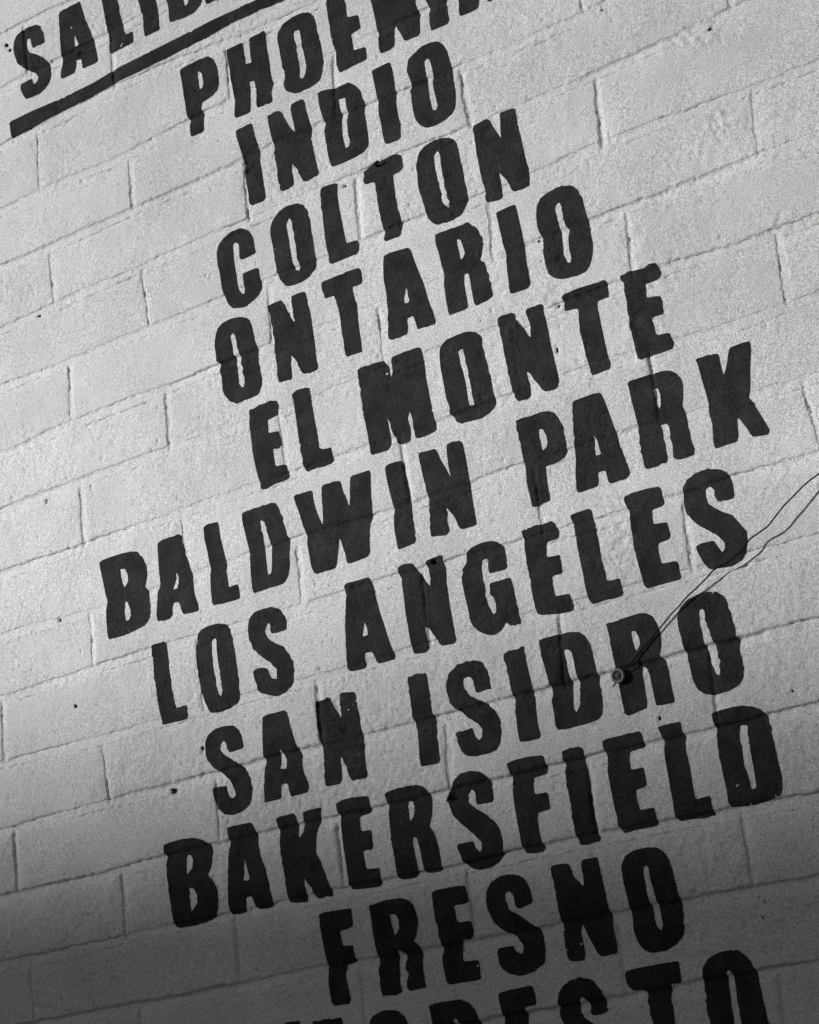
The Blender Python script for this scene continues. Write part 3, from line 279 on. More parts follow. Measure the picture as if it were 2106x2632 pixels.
PITDATA = [(0.1183, -1.3245, 0.0058, 0.0053, 9),(-0.0353, -0.512, 0.0039, 0.0024, 4),(-0.0526, -1.1577, 0.0032, 0.0035, 2.5),(-0.0371, -0.0219, 0.0039, 0.0029, 4),(-0.0304, -0.032, 0.0032, 0.0029, 5),(-0.0069, -0.0505, 0.0019, 0.0024, 2),(0.1177, -0.1003, 0.0058, 0.0029, 5),(-0.0666, -1.0162, 0.0032, 0.0035, 4),(-0.0706, -1.0316, 0.0013, 0.0012, 1.5),(0.632, -1.1016, 0.0045, 0.0035, 6),(0.6309, -1.1042, 0.0026, 0.0024, 4),(1.0389, -0.417, 0.0013, 0.0041, 3),(-0.0651, -0.8212, 0.0019, 0.0053, 3),(1.1861, -0.5099, 0.0039, 0.0029, 3),(1.1127, -1.3939, 0.0019, 0.0018, 3),(1.0797, -1.382, 0.0019, 0.0018, 2.5),(1.078, -1.6552, 0.0013, 0.0053, 1.5),(1.0225, -1.6394, 0.0013, 0.0041, 1.5),(1.0168, -1.6585, 0.0013, 0.0029, 1.5),(0.9273, -1.3888, 0.0019, 0.0035, 3),(0.2901, -0.7336, 0.0026, 0.0024, 2),(0.4121, -0.4103, 0.0058, 0.0029, 6),(0.4136, -0.4239, 0.0052, 0.0029, 5),(0.3211, -0.3371, 0.0026, 0.0018, 2),(-0.0764, -1.4763, 0.0026, 0.0024, 2),(0.126, -1.5783, 0.0026, 0.0024, 2),(0.4129, -1.2049, 0.0026, 0.0029, 2.5),(0.4919, -1.2321, 0.0019, 0.0024, 2),(0.3177, -0.5642, 0.0026, 0.0024, 2),(0.2858, -1.5523, 0.0019, 0.0018, 2),(0.4267, -1.5743, 0.0019, 0.0018, 2),(0.7898, -0.7799, 0.0026, 0.0053, 2),(0.8781, -0.8664, 0.0019, 0.0071, 2.5),(0.8891, -0.836, 0.0019, 0.0047, 2),(0.8133, -0.7582, 0.0019, 0.0018, 2),(0.9062, -0.741, 0.0052, 0.0047, 3),(0.8912, -0.807, 0.0045, 0.0047, 3),(0.7151, -1.5878, 0.0019, 0.0029, 3),(0.9306, -1.6133, 0.0052, 0.0047, 4),(0.6016, -1.4256, 0.0052, 0.0053, 5),(0.1827, -1.2771, 0.0032, 0.0041, 3),(0.5825, -0.5112, 0.0045, 0.0029, 3),(0.7701, -0.788, 0.0019, 0.0018, 2),(0.4379, -0.3444, 0.0019, 0.0018, 2),(0.3684, -0.3548, 0.0019, 0.0018, 2)]
DEEP = [(7, 0.9596, 1.2046, 0.0018),(7, 0.3075, 0.3907, 0.0022),(7, 0.1982, 0.3075, 0.0012),(5, 0.9924, 1.1262, 0.0015),(13, 0.9785, 1.0882, 0.0015),(8, 0.9003, 0.992, 0.0012),(12, 0.2077, 0.3672, 0.0008),(15, 0.0744, 0.1708, 0.0012),(7, 0.8241, 0.9596, 0.0015),(14, 0.0833, 0.188, 0.0012),(3, 0.3134, 0.3447, 0.0018),(11, 1.021, 1.0887, 0.001),(3, 0.6809, 0.7777, 0.0015),(4, 0.716, 0.7501, 0.0018),(10, 0.4253, 0.5358, 0.0008),(15, 0.5651, 0.6607, 0.0012),(9, 0.694, 0.7676, 0.0012),(14, 0.3939, 0.4681, 0.0012),(14, 0.6931, 0.9567, 0.0008),(16, 0.9143, 1.0062, 0.0012),(1, 0.009, 0.1824, 0.0012)]
DEEPV = [(3, 1.5, 1.7),(4, 2, 1.9),(5, 2.5, 1.5),(5, 1.5, 1.4),(4, 1, 1.7),(2, 1, 1.5),(2, 0, 0.9),(8, 2, 0.7),(8, 1, 1.3),(9, 1.5, 1.7),(11, 0.5, 1.8),(12, 1, 1.5),(11, 1.5, 1.5),(0, 0, 1.6),(7, 1.5, 1.2),(6, 1, 0.5),(15, 2.5, 1.2),(9, 0.5, 0.8),(11, 2.5, 0.7),(8, 2, 0.7)]
CRACKS = [([(0.5977, -0.5175),(0.5978, -0.5406),(0.6005, -0.5603),(0.5987, -0.5782),(0.5958, -0.6019)], 1.6, 3.5),([(0.6005, -0.5603),(0.6069, -0.5601),(0.6063, -0.5518)], 1.4, 2.5),([(0.8146, -0.6254),(0.8136, -0.6471),(0.8111, -0.6699),(0.8142, -0.6875),(0.8081, -0.6954)], 1.2, 3),([(0.403, -1.229),(0.405, -1.2608),(0.4001, -1.3192)], 1.1, 3.5),([(0.6089, -1.3435),(0.6086, -1.3651),(0.6039, -1.3965),(0.5956, -1.4137)], 1.1, 2.5),([(1.0172, -1.1268),(1.0142, -1.1629),(1.0175, -1.1952),(1.0123, -1.2068)], 1.1, 2.2),([(0.8118, -1.0258),(0.8104, -1.0642),(0.8124, -1.0977),(0.8058, -1.1059)], 1.1, 3),([(0.9354, -1.3666),(0.9344, -1.3792),(0.9287, -1.3907)], 1, 2),([(-0.0199, -1.4386),(0.0113, -1.4392),(0.0275, -1.435)], 1.2, 2),([(1.1573, -0.6324),(1.2021, -0.636)], 1, 1.5),([(0.1631, -1.3053),(0.2435, -1.3116),(0.3086, -1.3117)], 1, 1.6),([(0.0035, -0.0099),(0.0034, -0.0476),(0.0032, -0.0851)], 1.6, 4),([(1.0108, -0.923),(1.012, -0.9453)], 0.9, 3)]
SCABS = [(1.171, -0.649, 0.042, 1),(1.1078, -0.6754, 0.036, 0.8),(0.7596, -0.8859, 0.036, 1),(0.8077, -0.8033, 0.055, 0.9),(0.9005, -0.9017, 0.036, 0.8),(1.0045, -0.8906, 0.036, 0.9),(1.0697, -0.7177, 0.024, 0.7),(1.0028, -1.6423, 0.073, 1),(0.9175, -1.6624, 0.055, 0.9),(0.6483, -1.62, 0.042, 1),(0.113, -1.3335, 0.021, 1.2),(-0.0992, -0.7093, 0.024, 1.2),(0.0398, -1.2595, 0.03, 0.7),(0.5104, -1.3393, 0.036, 0.6),(1.0148, -1.3841, 0.048, 0.6),(1.0403, -1.2115, 0.036, 0.5),(1.0149, -0.7543, 0.024, 0.9),(1.2272, -0.803, 0.021, 1),(0.2966, -1.3804, 0.03, 0.5),(0.834, -1.2916, 0.036, 0.5),(1.1829, -0.5114, 0.024, 1.3),(1.141, -0.5169, 0.027, 1),(0.9955, -0.8488, 0.036, 0.8),(-0.1775, -1.5788, 0.073, 0.5),(1.0502, -0.8117, 0.055, 0.6),(0.6167, -0.7641, 0.036, 0.5),(0.8977, -0.7932, 0.036, 1)]
ANCHOR = (0.8829, -1.3227)
WIRE = [(0.8822, -1.3228, 0.003),(0.889, -1.3192, 0.0035),(0.8977, -1.315, 0.004),(0.9262, -1.2952, 0.0045),(0.9566, -1.2739, 0.005),(0.9748, -1.2613, 0.0055),(0.988, -1.2543, 0.0065),(1.0019, -1.2455, 0.008),(1.0171, -1.2387, 0.01),(1.0371, -1.2285, 0.0125),(1.046, -1.2232, 0.0138),(1.0576, -1.2202, 0.0148),(1.0706, -1.2175, 0.0155),(1.0821, -1.2123, 0.0155),(1.0911, -1.2085, 0.0155),(1.1031, -1.1979, 0.0155),(1.114, -1.1937, 0.016),(1.1254, -1.1902, 0.017),(1.1333, -1.1868, 0.0175),(1.1425, -1.1802, 0.018),(1.158, -1.1688, 0.0185),(1.1675, -1.1632, 0.018),(1.1805, -1.155, 0.017),(1.1922, -1.1485, 0.0165),(1.2117, -1.1409, 0.0165),(1.2282, -1.1356, 0.017),(1.2668, -1.1185, 0.02),(1.338, -1.0946, 0.02),(1.4007, -1.0676, 0.012),(1.4138, -1.0586, 0.001)]
NAILS = [(0.6466, -0.5002, 'little bent dark nail stub at the top of the letter T in COLTON'),(0.5976, -1.4265, 'little bent dark nail stub beside the letter S in BAKERSFIELD')]
SLOPE = 0.09
LEAFC = 0.68
CHIPS = [(0.1182, -1.3251, 0.0053, 0.0044),(0.1127, -1.3217, 0.0033, 0.0025),(-0.0353, -0.512, 0.0047, 0.0025),(-0.0526, -1.1577, 0.0033, 0.0037),(-0.0378, -0.0202, 0.004, 0.0031),(-0.0314, -0.0324, 0.004, 0.0037),(0.1177, -0.1003, 0.0053, 0.0025),(-0.0666, -1.0162, 0.0027, 0.0037),(0.632, -1.1016, 0.004, 0.0037),(1.0389, -0.417, 0.0015, 0.0044),(-0.0649, -0.82, 0.002, 0.0056),(1.186, -0.5104, 0.004, 0.0028),(1.1127, -1.3939, 0.002, 0.0022),(1.078, -1.6552, 0.0011, 0.0056),(1.0225, -1.6394, 0.0011, 0.0044),(1.0168, -1.6585, 0.0011, 0.0031),(0.9273, -1.3888, 0.002, 0.0037),(0.1834, -1.2731, 0.0027, 0.0037),(0.4136, -0.4103, 0.0047, 0.0037),(0.4129, -0.4237, 0.0033, 0.0056),(0.8806, -0.7065, 0.0027, 0.0019),(0.8914, -0.8059, 0.0027, 0.0031),(0.5825, -0.5112, 0.0027, 0.0019),(0.6016, -1.4256, 0.0053, 0.005),(0.4379, -0.3444, 0.0017, 0.0016),(0.3684, -0.3548, 0.0017, 0.0016),(-0.0764, -1.4763, 0.002, 0.0019),(0.4129, -1.2049, 0.002, 0.0025),(0.7701, -0.788, 0.0017, 0.0016),(0.8781, -0.8664, 0.0017, 0.0056)]
WEAR = [(0.6569, -0.584, 0.021, 0.45),(0.8395, -1.4386, 0.024, 0.4),(0.4943, -1.6378, 0.027, 0.6),(0.4652, -1.6546, 0.018, 0.4),(0.7557, -1.6218, 0.036, 0.35),(0.8648, -1.6492, 0.03, 0.35),(1.0154, -1.5086, 0.024, 0.28),(0.4468, -0.5582, 0.03, 0.3),(0.9025, -1.6552, 0.024, 0.3),(0.5436, -1.6139, 0.015, 0.4),(0.8441, -1.4164, 0.018, 0.4),(0.9502, -0.6852, 0.018, 0.3),(0.9348, -1.4478, 0.018, 0.3),(1.0163, -0.8335, 0.024, 0.2)]

# ------------------------------------------------------------------ helpers
def tag(o, label=None, category=None, group=None, kind=None):
    if label: o['label'] = label
    if category: o['category'] = category
    if group: o['group'] = group
    if kind: o['kind'] = kind
    return o

def link(name, data, parent=None):
    o = bpy.data.objects.new(name, data); COL.objects.link(o)
    if parent: o.parent = parent
    return o

def mesh_np(name, verts, faces_list, m, parent=None, smooth=True):
    """verts (n,3); faces_list: list of int arrays, each (nf, k)"""
    me = bpy.data.meshes.new(name)
    verts = np.ascontiguousarray(verts, dtype=np.float32)
    tot = [f.size for f in faces_list]; nf = [len(f) for f in faces_list]
    me.vertices.add(len(verts)); me.vertices.foreach_set('co', verts.ravel())
    me.loops.add(int(sum(tot))); me.polygons.add(int(sum(nf)))
    me.loops.foreach_set('vertex_index', np.concatenate([f.ravel() for f in faces_list]).astype(np.int32))
    cnt = np.concatenate([np.full(len(f), f.shape[1]) for f in faces_list])
    st = np.r_[0, np.cumsum(cnt)[:-1]]
    me.polygons.foreach_set('loop_start', st.astype(np.int32))
    me.update(calc_edges=True)
    me.polygons.foreach_set('use_smooth', np.full(len(cnt), smooth))
    me.materials.append(m)
    return link(name, me, parent)

def boxes_mesh(name, bs, m, parent=None, chamfer=0.0):
    """list of (x0,x1,y0,y1,z0,z1); y0 is the front; chamfer bevels the front edges"""
    V = []; F = []
    for x0, x1, y0, y1, z0, z1 in bs:
        n = len(V); c = chamfer
        if c:
            V += [(x0+c, y0, z0+c), (x1-c, y0, z0+c), (x1-c, y0, z1-c), (x0+c, y0, z1-c),
                  (x0, y0+c, z0), (x1, y0+c, z0), (x1, y0+c, z1), (x0, y0+c, z1),
                  (x0, y1, z0), (x1, y1, z0), (x1, y1, z1), (x0, y1, z1)]
            F += [(n, n+1, n+2, n+3)]
            for b in (0, 4):
                for i in range(4):
                    j = (i+1) % 4
                    F.append((n+b+i, n+b+4+i, n+b+4+j, n+b+j))
            F.append((n+11, n+10, n+9, n+8))
        else:
            V += [(x0, y0, z0), (x1, y0, z0), (x1, y0, z1), (x0, y0, z1),
                  (x0, y1, z0), (x1, y1, z0), (x1, y1, z1), (x0, y1, z1)]
            F += [(n, n+1, n+2, n+3), (n+7, n+6, n+5, n+4)]
            for i in range(4):
                j = (i+1) % 4
                F.append((n+i, n+4+i, n+4+j, n+j))
    return mesh_np(name, np.array(V), [np.array(F)], m, parent, smooth=False)

def hashgrid(seed):
    return np.random.default_rng(seed).random((257, 257)).astype(np.float32)
_HG = {}
def noise(x, z, size, seed):
    """smooth value noise in -1..1, feature size in metres"""
    if seed not in _HG: _HG[seed] = hashgrid(seed)
    T = _HG[seed]
    a = x / size + 1000.37; b = z / size + 1000.71
    i = np.floor(a).astype(np.int64); j = np.floor(b).astype(np.int64)
    u = a - i; v = b - j
    u = u*u*(3-2*u); v = v*v*(3-2*v)
    i0 = i % 256; j0 = j % 256; i1 = (i+1) % 256; j1 = (j+1) % 256
    r = (T[i0, j0]*(1-u) + T[i1, j0]*u)*(1-v) + (T[i0, j1]*(1-u) + T[i1, j1]*u)*v
    return r*2 - 1
def sstep(t):
    t = np.clip(t, 0, 1); return t*t*(3-2*t)

# ------------------------------------------------------------------ the wall's joints
BW, BH = 0.4064, 0.1016
Z2 = [np.array(l, float).reshape(-1, 2)/2000 for l in LINES]
KMIN, KMAX = -3, 20
_ws = np.random.default_rng(3)
_SM = {}
def line_z(k, x):
    """height of horizontal joint k along x"""
    x = np.asarray(x, float)
    if 0 <= k < len(Z2):
        a = Z2[k]; o = np.argsort(a[:, 0]); a = a[o]
        if k not in _SM:
            g = np.arange(a[0, 0], a[-1, 0]+.004, .004)
            r_ = np.interp(g, a[:, 0], a[:, 1])
            kern = np.exp(-(np.arange(-45, 46)*.004/.06)**2/2); kern /= kern.sum()
            pad = np.r_[np.full(45, r_[:12].mean()), r_, np.full(45, r_[-12:].mean())]
            _SM[k] = (g, np.convolve(pad, kern, 'valid'))
        zi = np.interp(x, *_SM[k])
        d = np.maximum(a[0, 0]-x, 0) + np.maximum(x-a[-1, 0], 0)
        w = np.exp(-d/0.12)
        return zi*w + (-k*BH)*(1-w)
    return np.full(x.shape, -k*BH) + 0.0015*np.sin(x*5+k*2.1)
VJ = {}
for r, u, xa, za, xb, zb in JOINTS:
    VJ.setdefault(r, []).append((u, xa/2000, za/2000, xb/2000, zb/2000))
for r in range(KMIN, KMAX):
    have = {round(j[0], 1): j for j in VJ.get(r, [])}
    half = 0.5 if r % 2 else 0.0
    out = []
    for c in range(-3, 6):
        u = c + half
        if round(u, 1) in have: out.append(have[round(u, 1)])
        else:
            x = u*BW + _ws.uniform(-.004, .004); t = _ws.uniform(-.002, .002)
            out.append((u, x-t, -r*BH, x+t, -(r+1)*BH))
    VJ[r] = out

# pixel-sized features measured off the wall: x, z, radius x, radius z, depth (mm)
PITS = [tuple(v) for v in PITDATA]

# ------------------------------------------------------------------ height field of the painted face
DX = 0.0019
GX0, GX1, GZ0, GZ1 = -0.72, 1.72, -2.06, 0.42
NX = int(round((GX1-GX0)/DX))+1; NZ = int(round((GZ1-GZ0)/DX))+1
gx = GX0 + np.arange(NX)*DX; gz = GZ0 + np.arange(NZ)*DX
X, Z = np.meshgrid(gx, gz)                       # [iz, ix]
Xw = X + 0.0009*noise(X, Z, 0.028, 1) + 0.0012*noise(X, Z, 0.008, 2) + .0006*noise(X, Z, .0045, 71)
Zw = Z + 0.0007*noise(X, Z, 0.030, 3) + 0.0012*noise(X, Z, 0.009, 4) + .0007*noise(X, Z, .0045, 72)
sd = np.full(X.shape, 9.0); kn = np.zeros(X.shape, int); course = np.full(X.shape, KMIN-1)
for k in range(KMIN, KMAX+1):
    zl = line_z(k, gx)[None, :]
    d = Zw - zl
    m_ = np.abs(d) < np.abs(sd)
    sd = np.where(m_, d, sd); kn = np.where(m_, k, kn)
    course = np.where(d < 0, k, course)
xd = np.full(X.shape, 9.0); colm = np.zeros(X.shape, int); jn = np.zeros(X.shape)
for r in range(KMIN, KMAX):
    rows = np.where((course == r).any(axis=1))[0]
    if not len(rows): continue
    a, b = rows[0], rows[-1]+1
    mk = course[a:b] == r
    for ci, (u, xa, za, xb, zb) in enumerate(VJ[r]):
        xj = xa + (Z[a:b]-za)*(xb-xa)/(zb-za)
        d = Xw[a:b] - xj
        s = mk & (np.abs(d) < np.abs(xd[a:b]))
        xd[a:b] = np.where(s, d, xd[a:b]); jn[a:b] = np.where(s, r*16+ci, jn[a:b])
        colm[a:b] = np.where(mk & (d > 0), ci+1, colm[a:b])
HWH = 0.0074 + 0.0016*noise(X, Z, 0.09, 5)
HWV = 0.0042 + 0.0012*noise(X, Z, 0.07, 6)
eh = np.abs(sd) - HWH; ev = np.abs(xd) - HWV
e = np.minimum(eh, ev)
e = np.where((eh < .006) & (ev < .006) & (e > 0), 0.006 - np.hypot(.006-np.minimum(eh, .006), .006-np.minimum(ev, .006)), e)

# joint depth: mostly well filled with paint, deeper where the joint was struck hard
lk = _ws.uniform(0.7, 1.25, 64)
dep_h = (0.00130 + 0.0010*noise(X*0.6, Z, 0.11, 7))*lk[(kn-KMIN) % 64]
jt = np.random.default_rng(9).uniform(0.7, 1.2, 4096)
dep_v = (0.00145 + 0.0008*noise(X, Z, 0.08, 8))*jt[(jn.astype(int)) % 4096]
for (k, xa, xb, g) in DEEP:                      # stretches that read as strong shadow lines
    w = sstep((X-xa)/0.02+.5)*sstep((xb-X)/0.02+.5)*(kn == k)
    dep_h = dep_h + g*w
for (r, u, g) in DEEPV:
    ci = [i for i, j in enumerate(VJ[r]) if abs(j[0]-u) < .1][0]
    dep_v = np.where(jn == r*16+ci, dep_v*(1+(g-1)*.6), dep_v)
low = sstep((-1.16-Z)/0.2)                      # relief deepened in the lower courses so joints show in the shade
dep_h = dep_h*(1+1.7*low); dep_v = dep_v*(1+1.5*low)
dep_h = np.clip(dep_h, 0.0007, 0.0034); dep_v = np.clip(dep_v, 0.0006, 0.0036)
prof_h = sstep((0.0020-eh)/0.0052); prof_v = sstep((0.0020-ev)/0.0046)
# struck joints: deep under the upper unit and at the left arris, running out to nearly flush
str_h = 0.20 + 1.0*np.clip((sd+HWH)/(2*HWH), 0, 1); str_v = 0.30 + 0.9*np.clip((HWV-xd)/(2*HWV), 0, 1)
H = -np.maximum((1.2+.4*low)*dep_h*prof_h*str_h, 1.35*dep_v*prof_v*str_v)
H -= 0.0007*(1+low)*np.exp(-np.maximum(e, 0)/0.007)*sstep(e/0.002+.5)
# hairline under the upper unit, and along the left arris of upright joints
ch = np.clip(noise(X, Z, 0.07, 21)*1.7 + noise(X, Z, 0.009, 22)*1.1 - 0.30, 0, 1)
H -= (0.0028+.0026*low)*np.clip(ch+.25*low, 0, 1)*np.exp(-((sd-HWH*0.95)/0.0011)**2)
cl = np.clip(noise(X, Z, 0.06, 23)*1.2 + noise(X, Z, 0.009, 24)*1.1 - 0.25, 0, 1)
H -= 0.0023*cl*np.exp(-((sd+HWH*1.1)/0.0012)**2)
cv = np.clip(noise(X, Z, 0.05, 25)*1.1 + noise(X, Z, 0.008, 26)*1.0 + 0.2, 0, 1)
H -= 0.0026*cv*jt[(jn.astype(int)+7) % 4096]*np.exp(-((xd+HWV*0.8+.0009*noise(X, Z, .011, 73))/0.0011)**2)
# crumbs and ridges of mortar smeared past the arris
near = np.exp(-(np.maximum(eh, 0)/0.010)**2)
H += 0.0011*near*np.clip(noise(X, Z, 0.006, 27), 0, 1)*np.clip(noise(X, Z, 0.07, 28)*1.4, 0, 1)
H -= 0.0012*near*np.clip(noise(X*.7, Z, 0.005, 29)-.25, 0, 1)*np.clip(noise(X, Z, 0.08, 30)*1.6, 0, 1)
# faces: every unit sits a little differently
bid = (course-KMIN)*16 + colm
bt = np.random.default_rng(17)
b_off = bt.uniform(-0.0008, 0.0008, 1024); b_tx = bt.uniform(-0.0045, 0.0045, 1024); b_tz = bt.uniform(-0.010, 0.010, 1024)
b_rough = np.clip(bt.normal(0.8, 0.45, 1024), 0.25, 2.0)
inb = sstep(e/0.006+0.4)
bx = np.zeros(1024); bz = np.zeros(1024)
H += inb*(b_off[bid % 1024] + b_tx[bid % 1024]*.2*np.sin(X*9+b_tz[bid % 1024]*300) + b_tz[bid % 1024]*((Z/BH) % 1-.5)*.12)
rough = b_rough[bid % 1024]*inb + 0.5*(1-inb)
H += 0.0008*noise(X, Z, 0.09, 31) + 0.0005*noise(X, Z, 0.035, 32)
patch = np.clip(noise(X, Z, 0.12, 33)*1.5 + noise(X, Z, 0.04, 34)*.8 - 0.35, 0, 1)*rough
ridg = 1-np.abs(noise(X+Z*.5, Z, 0.011, 35)); ridg2 = 1-np.abs(noise(X, Z, 0.006, 36))
H -= 0.0010*patch*(ridg**3) + 0.0007*patch*(ridg2**3)
H += (1+1.0*low)*(0.00020*noise(X, Z, 0.013, 37) + 0.00018*noise(X, Z, 0.0065, 38) + 0.00018*noise(X, Z, 0.0039, 39))*(0.5+0.7*rough)
# torn, scabby spots (measured): x, z, radius, amount
for (sx, sz, sr, am) in SCABS:
    w = np.exp(-(((X-sx)**2+(Z-sz)**2)/sr**2)**1.5)*(0.45+0.55*np.clip(noise(X, Z, 0.02, 40)*2, 0, 1))
    H += 1.5*am*w*(noise(X+Z*.6, Z, 0.008, 41)*0.0013 - 0.0012*(1-np.abs(noise(X+.7*Z, Z, 0.007, 42)))**4)
pr = np.random.default_rng(23)
rp = [(pr.uniform(-.4, 1.45), pr.uniform(-1.9, .15), pr.uniform(.0010, .0019), pr.uniform(.0012, .0036), pr.uniform(.7, 2.6)) for _ in range(950)]
for (px, pz, rx, rz, dp) in list(PITS)+rp:
    i0 = int((px-GX0-rx*3)/DX); i1 = int((px-GX0+rx*3)/DX)+2
    j0 = int((pz-GZ0-rz*3)/DX); j1 = int((pz-GZ0+rz*3)/DX)+2
    if i0 < 0 or j0 < 0 or i1 > NX or j1 > NZ: continue
    dp = min(dp, 5.0)
    q = ((X[j0:j1, i0:i1]-px)/rx)**2 + ((Z[j0:j1, i0:i1]-pz)/rz)**2
    H[j0:j1, i0:i1] -= dp/1000*np.exp(-q**1.6)
for pts, wd, dp in CRACKS:                        # open cracks as polylines: width and depth in mm
    for (xa, za), (xb, zb) in zip(pts[:-1], pts[1:]):
        lo = min(xa, xb)-.012; hi = max(xa, xb)+.012; l2 = min(za, zb)-.012; h2 = max(za, zb)+.012
        s = (slice(int((l2-GZ0)/DX), int((h2-GZ0)/DX)), slice(int((lo-GX0)/DX), int((hi-GX0)/DX)))
        xx = X[s]+.0012*noise(X[s], Z[s], .006, 51); zz = Z[s]
        L2 = (xb-xa)**2+(zb-za)**2; t = np.clip(((xx-xa)*(xb-xa)+(zz-za)*(zb-za))/L2, 0, 1)
        d = np.hypot(xx-xa-t*(xb-xa), zz-za-t*(zb-za))
        H[s] = np.minimum(H[s], H[s]*.5 - dp/1000*np.exp(-(d/(wd/1000))**2)+dp/4000)

H = np.where(H < -.005, -.005-.0025*np.tanh((-.005-H)/.0025), H)

# ------------------------------------------------------------------ split the face into units and joints
VIEW = np.array([(-0.04, 0.066), (1.339, -0.533), (1.061, -1.793), (-0.282, -1.613)])
def dist_out(px, pz, poly=VIEW):
    """>0 outside the convex polygon (clockwise in x,z)"""
    d = np.full(np.shape(px), -9.0)
    for i in range(4):
        a = poly[i]; b = poly[(i+1) % 4]; n = np.array([-(b-a)[1], (b-a)[0]]); n = n/np.hypot(*n)
        c = poly.mean(0)
        if (c-a) @ n > 0: n = -n
        d = np.maximum(d, (px-a[0])*n[0]+(pz-a[1])*n[1])
    return d
Xc = X[:-1, :-1]+DX/2; Zc = Z[:-1, :-1]+DX/2
ec = (e[:-1, :-1]+e[1:, :-1]+e[:-1, 1:]+e[1:, 1:])/4
owner = np.where(ec > 0.0004, bid[:-1, :-1], -1)
outc = dist_out(Xc, Zc)
ids, inv, cnt = np.unique(owner, return_inverse=True, return_counts=True)
inv = inv.reshape(owner.shape)
mind = np.full(len(ids), 9.0); np.minimum.at(mind, inv.ravel(), outc.ravel())
edge_hit = set(np.unique(np.r_[owner[0], owner[-1], owner[:, 0], owner[:, -1]]))
P3 = np.stack([X, -H, Z+ZG], -1).reshape(-1, 3)

wall = link('brick_wall', None)
wall.location = (0, 0, 0)
tag(wall, 'white painted brick wall lettered with a list of city names in black', 'wall', kind='thing')

def grid_faces(mask):
    j, i = np.nonzero(mask)
    a = j*NX+i
    return np.stack([a, a+1, a+NX+1, a+NX], 1)

def emit(name, mask, m, parent, skirt=0.0, label=None):
    F = grid_faces(mask)
    used, inv_ = np.unique(F, return_inverse=True)
    F2 = inv_.reshape(F.shape)
    V = P3[used]
    fl = [F2]
    if skirt:
        E = np.concatenate([F2[:, [0, 1]], F2[:, [1, 2]], F2[:, [2, 3]], F2[:, [3, 0]]])
        key = np.sort(E, 1); kk = key[:, 0].astype(np.int64)*len(used)+key[:, 1]
        _, fi, c = np.unique(kk, return_index=True, return_counts=True)
        B = E[fi[c == 1]]
        bu = np.unique(B); mp = np.full(len(used), -1); mp[bu] = len(used)+np.arange(len(bu))
        VB = V[bu].copy(); VB[:, 1] = skirt
        V = np.concatenate([V, VB])
        fl.append(np.stack([B[:, 1], B[:, 0], mp[B[:, 0]], mp[B[:, 1]]], 1))
    o = mesh_np(name, V, fl, m, parent)
    return o

hires = set()
for ii, (idv, c) in enumerate(zip(ids, cnt)):
    if idv < 0 or idv in edge_hit or c < 400: continue
    if mind[ii] > 0.02: continue
    hires.add(int(idv))
    msk = inv == ii
    rr = np.nonzero(msk.any(1))[0]; cc = np.nonzero(msk.any(0))[0]
    emit('brick', msk, M_WHITE, wall, skirt=0.03)
mm = (owner == -1) & (outc < 0.06)
# joints around every modelled unit, so that none is left with an open rim
hm = np.isin(owner, list(hires))
dil = hm.copy()
for _ in range(8):
    dd = dil.copy(); dd[1:] |= dil[:-1]; dd[:-1] |= dil[1:]; dd[:, 1:] |= dil[:, :-1]; dd[:, :-1] |= dil[:, 1:]
    dil = dd
mm |= (owner == -1) & dil
mo = emit('mortar_joints', mm, M_WHITE, wall)
tag(mo, kind='stuff')

# the rest of the wall, out of the picture: plain units in the same bond
bs = []
for r in range(-10, 32):
    zt = ZG - r*BH - 0.006; zb = ZG - (r+1)*BH + 0.006
    if zb < 0.1: continue
    for c in range(-8, 12):
        half = 0.5 if r % 2 else 0.0
        if KMIN <= r < KMAX and -3 <= c <= 5:
            # unit to the right of joint c in this course
            ci = c+3
            bidv = (r-KMIN)*16 + ci+1
            if bidv in hires: continue
            if ci+1 < len(VJ[r]):
                x0 = VJ[r][ci][1]; x1 = VJ[r][ci+1][1]
            else: x0 = VJ[r][ci][1]; x1 = x0+BW
        else:
            x0 = (c+half)*BW; x1 = x0+BW
        if KMIN <= r < KMAX:
            xm = (x0+x1)/2
            zt2 = ZG+float(line_z(r, xm))-.006; zb2 = ZG+float(line_z(r+1, xm))+.006
        else: zt2, zb2 = zt, zb
        bs.append((x0+.004, x1-.004, 0.0055, 0.03, zb2, zt2))
ob = boxes_mesh('brick_courses', bs, M_WHITE, wall, chamfer=0.002)
tag(ob, kind='stuff')
XW0, XW1, ZTOP = -8*BW+.25, 12*BW-.25, ZG+10*BH
core = boxes_mesh('wall_core', [(XW0, XW1, 0.009, 0.22, 0.0, ZTOP)], M_WHITE, wall)

# ------------------------------------------------------------------ the lettering: paint film that follows the face
TH = 0.00045
def chaikin(p, n=2, q=0.16):
    for _ in range(n):
        a = p; b = np.roll(p, -1, 0)
        L = np.hypot(*(b-a).T)[:, None]; t = np.minimum(q, 0.0020/np.maximum(L, 1e-6))
        p = np.stack([a+(b-a)*t, b-(b-a)*t], 1).reshape(-1, 2); q = .25
    return p
def sdf(px, pz, loops):
    d2 = np.full(px.shape, 9.0); ins = np.zeros(px.shape, bool)
    for lp in loops:
        a = lp; b = np.roll(lp, -1, 0)
        for (x0, z0), (x1, z1) in zip(a, b):
            dx, dz = x1-x0, z1-z0; L = dx*dx+dz*dz
            if L < 1e-12: continue
            t = np.clip(((px-x0)*dx+(pz-z0)*dz)/L, 0, 1)
            d2 = np.minimum(d2, (px-x0-t*dx)**2+(pz-z0-t*dz)**2)
            c = (z0 > pz) != (z1 > pz)
            if dz != 0: ins ^= c & (px < (pz-z0)*dx/dz+x0)
    return np.where(ins, 1, -1)*np.sqrt(d2)
scr = np.random.default_rng(31)
